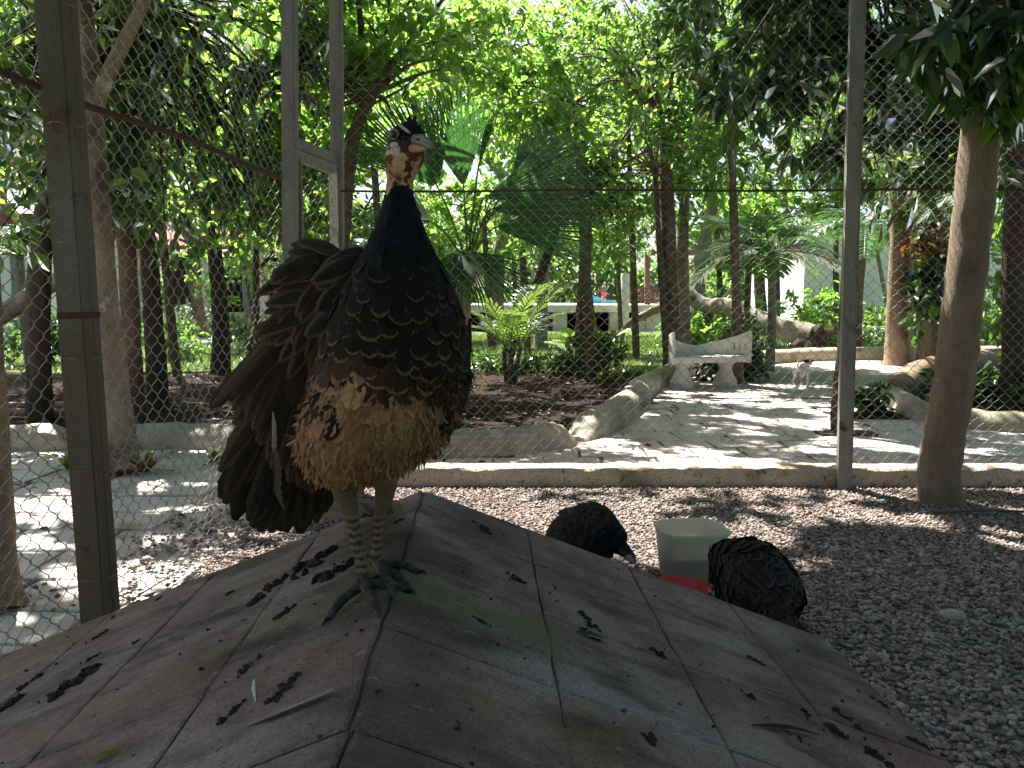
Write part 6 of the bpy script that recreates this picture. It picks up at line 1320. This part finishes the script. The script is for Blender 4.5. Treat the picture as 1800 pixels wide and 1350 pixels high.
# other wing, folded, and the tail
for k in range(9): feather_obj('wing_feather', hen, AY(822 + r.normal() * 3, 560 + 14 * k, 1.36), AY(806 - k * 2.5, 700 + 9 * k, 1.375 + .004 * k), (1, -.5, 0), .035, DK * r.uniform(.8, 1.4), FRB * .5, .05, 300 + k)
for k in range(11):
    t = k / 10 - .5; a = Vector((-.25, 1.46, .80)); feather_obj('tail_feather', hen, a + Vector((t * .06, 0, 0)), AY(600 + t * 90, 905 - abs(t) * 20, 1.62 + .02 * k % 3), (0, -.6, .8), .045, (np.array([.06, .045, .035]) if k % 2 else np.array([.16, .13, .11])), FRB * 1.4, .05, 330 + k)

# ---------------- two birds feeding by the tub
def bird(label, spine, rx, ry, upv, feet, seed, headi=6, hip=None, beakdir=None):
    """spine: world points from the head to the tail"""
    P = np.array(curve_pts([tuple(p) for p in spine], 6)); m = len(P); t = np.linspace(0, 1, m); T = np.gradient(P, axis=0); T = unit(T); X = unit(np.cross(T, np.array([0, 0, 1.0]) + 1e-4)); Yv = np.cross(X, T)
    RX = np.interp(t, np.linspace(0, 1, len(rx)), rx); RY = np.interp(t, np.linspace(0, 1, len(ry)), ry); RX, RY = sm(RX, 3), sm(RY, 3)
    lo = Loft(P, X * RX[:, None], Yv * RY[:, None], 36); parts = [lo.shell()]
    for f_, hp in feet:
        f_, hp = Vector(f_), Vector(hp); kn = lerp(hp, f_, .45) + Vector((0, 0, .01)); parts.append(tube_np(curve_pts([hp, kn, f_ + Vector((0, 0, .012))], 5), np.linspace(.024, .008, 11), 10, True))
        for a in (-.6, 0, .6, 3.14):
            d = Vector((spine[0][0] - hp.x, spine[0][1] - hp.y, 0)).normalized(); d = Matrix.Rotation(a, 3, 'Z') @ d; parts.append(tube_np([f_ + Vector((0, 0, .012)), f_ + d * .03 + Vector((0, 0, .012)), f_ + d * (.065 if a < 3 else .03) + Vector((0, 0, .004))], [.008, .007, .004], 8, True))
    root = empty('peahen', (P[m // 2][0], P[m // 2][1], .02), label, 'peahen'); me = remeshed('body', parts, .005, 3)
    hp_ = P[0]
    def cf(p):
        c = np.tile(np.array([.024, .020, .020]), (len(p), 1)); d = np.linalg.norm(p - hp_, axis=1); c[d < .05] = (.06, .045, .04); c[(d < .045) & (vnoise(p, 60, 1) > .5)] = (.4, .36, .32); nk = (d > .06) & (d < .16); c[nk] = (.008, .012, .016); bl = p[:, 2] < .14; c[bl & (d > .16)] = (.13, .105, .08); return c
    set_col(me, cf); link('body', me, M['skinbody'], root); r = np.random.default_rng(seed)
    i, th, Ps, A, N = lo.sample(r, 1300, m * .14, m - 2); c = cf(Ps); k = r.uniform(.7, 1.3, (len(Ps), 1)); c2 = np.where(Ps[:, 2:3] < .16, np.array([.17, .12, .09]), np.array([.060, .050, .045]))
    side = np.abs(np.cos(th)) > .3; Ls = np.interp(i / m, [0, .3, .5, 1], [.02, .034, .06, .07]) * r.uniform(.8, 1.2, len(Ps)); A = unit(A + r.normal(size=A.shape) * .08); N = unit(N - A * np.sum(N * A, 1)[:, None])
    cover('body_feathers', root, Ps - N * .001, A, N, Ls, Ls * .72, c * k, c2 * k, .22)
    # folded wings: long dark flight feathers along each flank
    for s in (-1, 1):
        for q in range(9):
            i0, i1 = np.array([m * (.42 + .015 * q)]), np.array([m * (.86 + .012 * q)]); th0 = (0.9 - .12 * q) if s > 0 else math.pi - (0.9 - .12 * q); a = lo.pt(i0, np.array([th0]))[0]; b_ = lo.pt(i1, np.array([th0 + s * .15]))[0]; mid = lo.pt((i0 + i1) / 2, np.array([th0]))[0]; cen_ = np.array([np.interp((i0[0] + i1[0]) / 2, np.arange(m), lo.C[:, z_]) for z_ in range(3)]); nrm = mid - cen_; sag = np.linalg.norm(mid - (a + b_) / 2) / (np.linalg.norm(b_ - a) + 1e-6)
            feather_obj('wing_feather', root, a + unit(nrm) * .004, b_ + unit(nrm) * .006, nrm, .045, np.array([.022, .018, .018]) * r.uniform(.7, 1.3), np.array([.05, .042, .04]), sag * 1.05, seed + q, 8)
    tl, dT = P[-1], T[-1]
    for q in range(9): tt = q / 8 - .5; feather_obj('tail_feather', root, tl - dT * .06 + X[-1] * tt * .05, tl + dT * .2 + X[-1] * tt * .14 - np.array([0, 0, .02]), Yv[-1] * (1 if Yv[-1][2] > 0 else -1), .042, np.array([.025, .02, .018]) * r.uniform(.7, 1.3), np.array([.07, .055, .045]), .03, seed + 30 + q, 6)
    d0 = unit((P[0] - P[2])); bd = Vector(beakdir) if beakdir else Vector(d0)
    h0 = Vector(P[0]); cone_mesh([h0 + bd * .012, h0 + bd * .03, h0 + bd * .045 - Vector((0, 0, .004))], [.010, .007, .0015]).build('beak', M['beak'], root, smooth=True)
    sx = bd.cross(Vector((0, 0, 1))).normalized()
    for s in (-1, 1): V, F = ellipsoid(h0 + sx * s * .019 + Vector((0, 0, .006)), (.0045,) * 3, None, 10, 8); MB().add([tuple(q) for q in V], F).build('eye', M['eye'], root, smooth=True)
    return root
yl = 3.20
bird('dark peahen bending down to the red bowl from beside the roof edge', [AY(1113, 990, 3.10), AY(1108, 978, 3.11), AY(1094, 965, 3.13), AY(1078, 950, 3.16), AY(1050, 940, 3.20), AY(1022, 944, 3.26), AY(998, 960, 3.32), AY(980, 978, 3.38)], [.012, .022, .026, .055, .115, .125, .10, .03], [.012, .022, .028, .07, .118, .122, .09, .03], None, [((.33, 3.20, .02), (.33, 3.22, .22)), ((.24, 3.30, .02), (.25, 3.30, .22))], 900, beakdir=(.55, -.3, -.6))
bird('dark peahen with hunched back feeding beside the milky tub', [AY(1252, 1036, 2.93), AY(1254, 1024, 2.92), AY(1262, 1008, 2.90), AY(1278, 994, 2.87), AY(1308, 1008, 2.80), AY(1338, 1036, 2.74), AY(1362, 1062, 2.70), AY(1382, 1090, 2.66)], [.012, .022, .028, .075, .122, .125, .105, .04], [.012, .022, .03, .085, .135, .13, .105, .035], None, [((.82, 2.84, .02), (.83, 2.82, .18)), ((.92, 2.76, .02), (.90, 2.76, .18))], 940, beakdir=(-.5, .1, -.7))

# ---------------- dropped feathers and a leaf on the roof
def roof_feather(label, ua, va, ub, vb_, w, c, f, seed):
    a, s = roof_hit(ua, va); b_, _ = roof_hit(ub, vb_); V, F, uv = feather_np(a + NL[s] * .004, b_ + NL[s] * .006, NL[s], w, .04, 8, seed); me = np_mesh('feather', V, F, True, uv, np.tile(c, (len(V), 1)), np.tile(f, (len(V), 1))); tag(link('dropped_feather', me, M['plumage']), label, 'feather')
roof_feather('long grey moulted feather lying on the sunless roof slope', 440, 1275, 590, 1222, .016, np.array([.22, .2, .19]), np.array([.3, .28, .26]), 1)
roof_feather('tiny pale downy feather standing on the roof below the peahen', 448, 1240, 453, 1200, .004, np.array([.6, .6, .58]), np.array([.7, .7, .68]), 2)
roof_feather('dark moulted feather on the roof slope near the gravel', 1320, 1278, 1440, 1300, .014, np.array([.025, .022, .02]), np.array([.06, .05, .05]), 3)
roof_feather('short grey moulted feather by a dropping on the middle of the slope', 1010, 1112, 1065, 1130, .016, np.array([.05, .045, .045]), np.array([.3, .28, .26]), 4)
p, s = roof_hit(165, 1342); q, _ = roof_hit(218, 1322); V, F = leaf_arrays(np.array([tuple(p + NL[s] * .005)]), unit(np.array([tuple(q - p)])), np.array([tuple(NL[s])]), np.array([(q - p).length]), np.array([.014]), .3, .05)
tag(link('leaf', np_mesh('leaf', V, F), M['leaf_yellow']), 'curled yellow-green leaf lying on the mossy part of the roof', 'leaf')
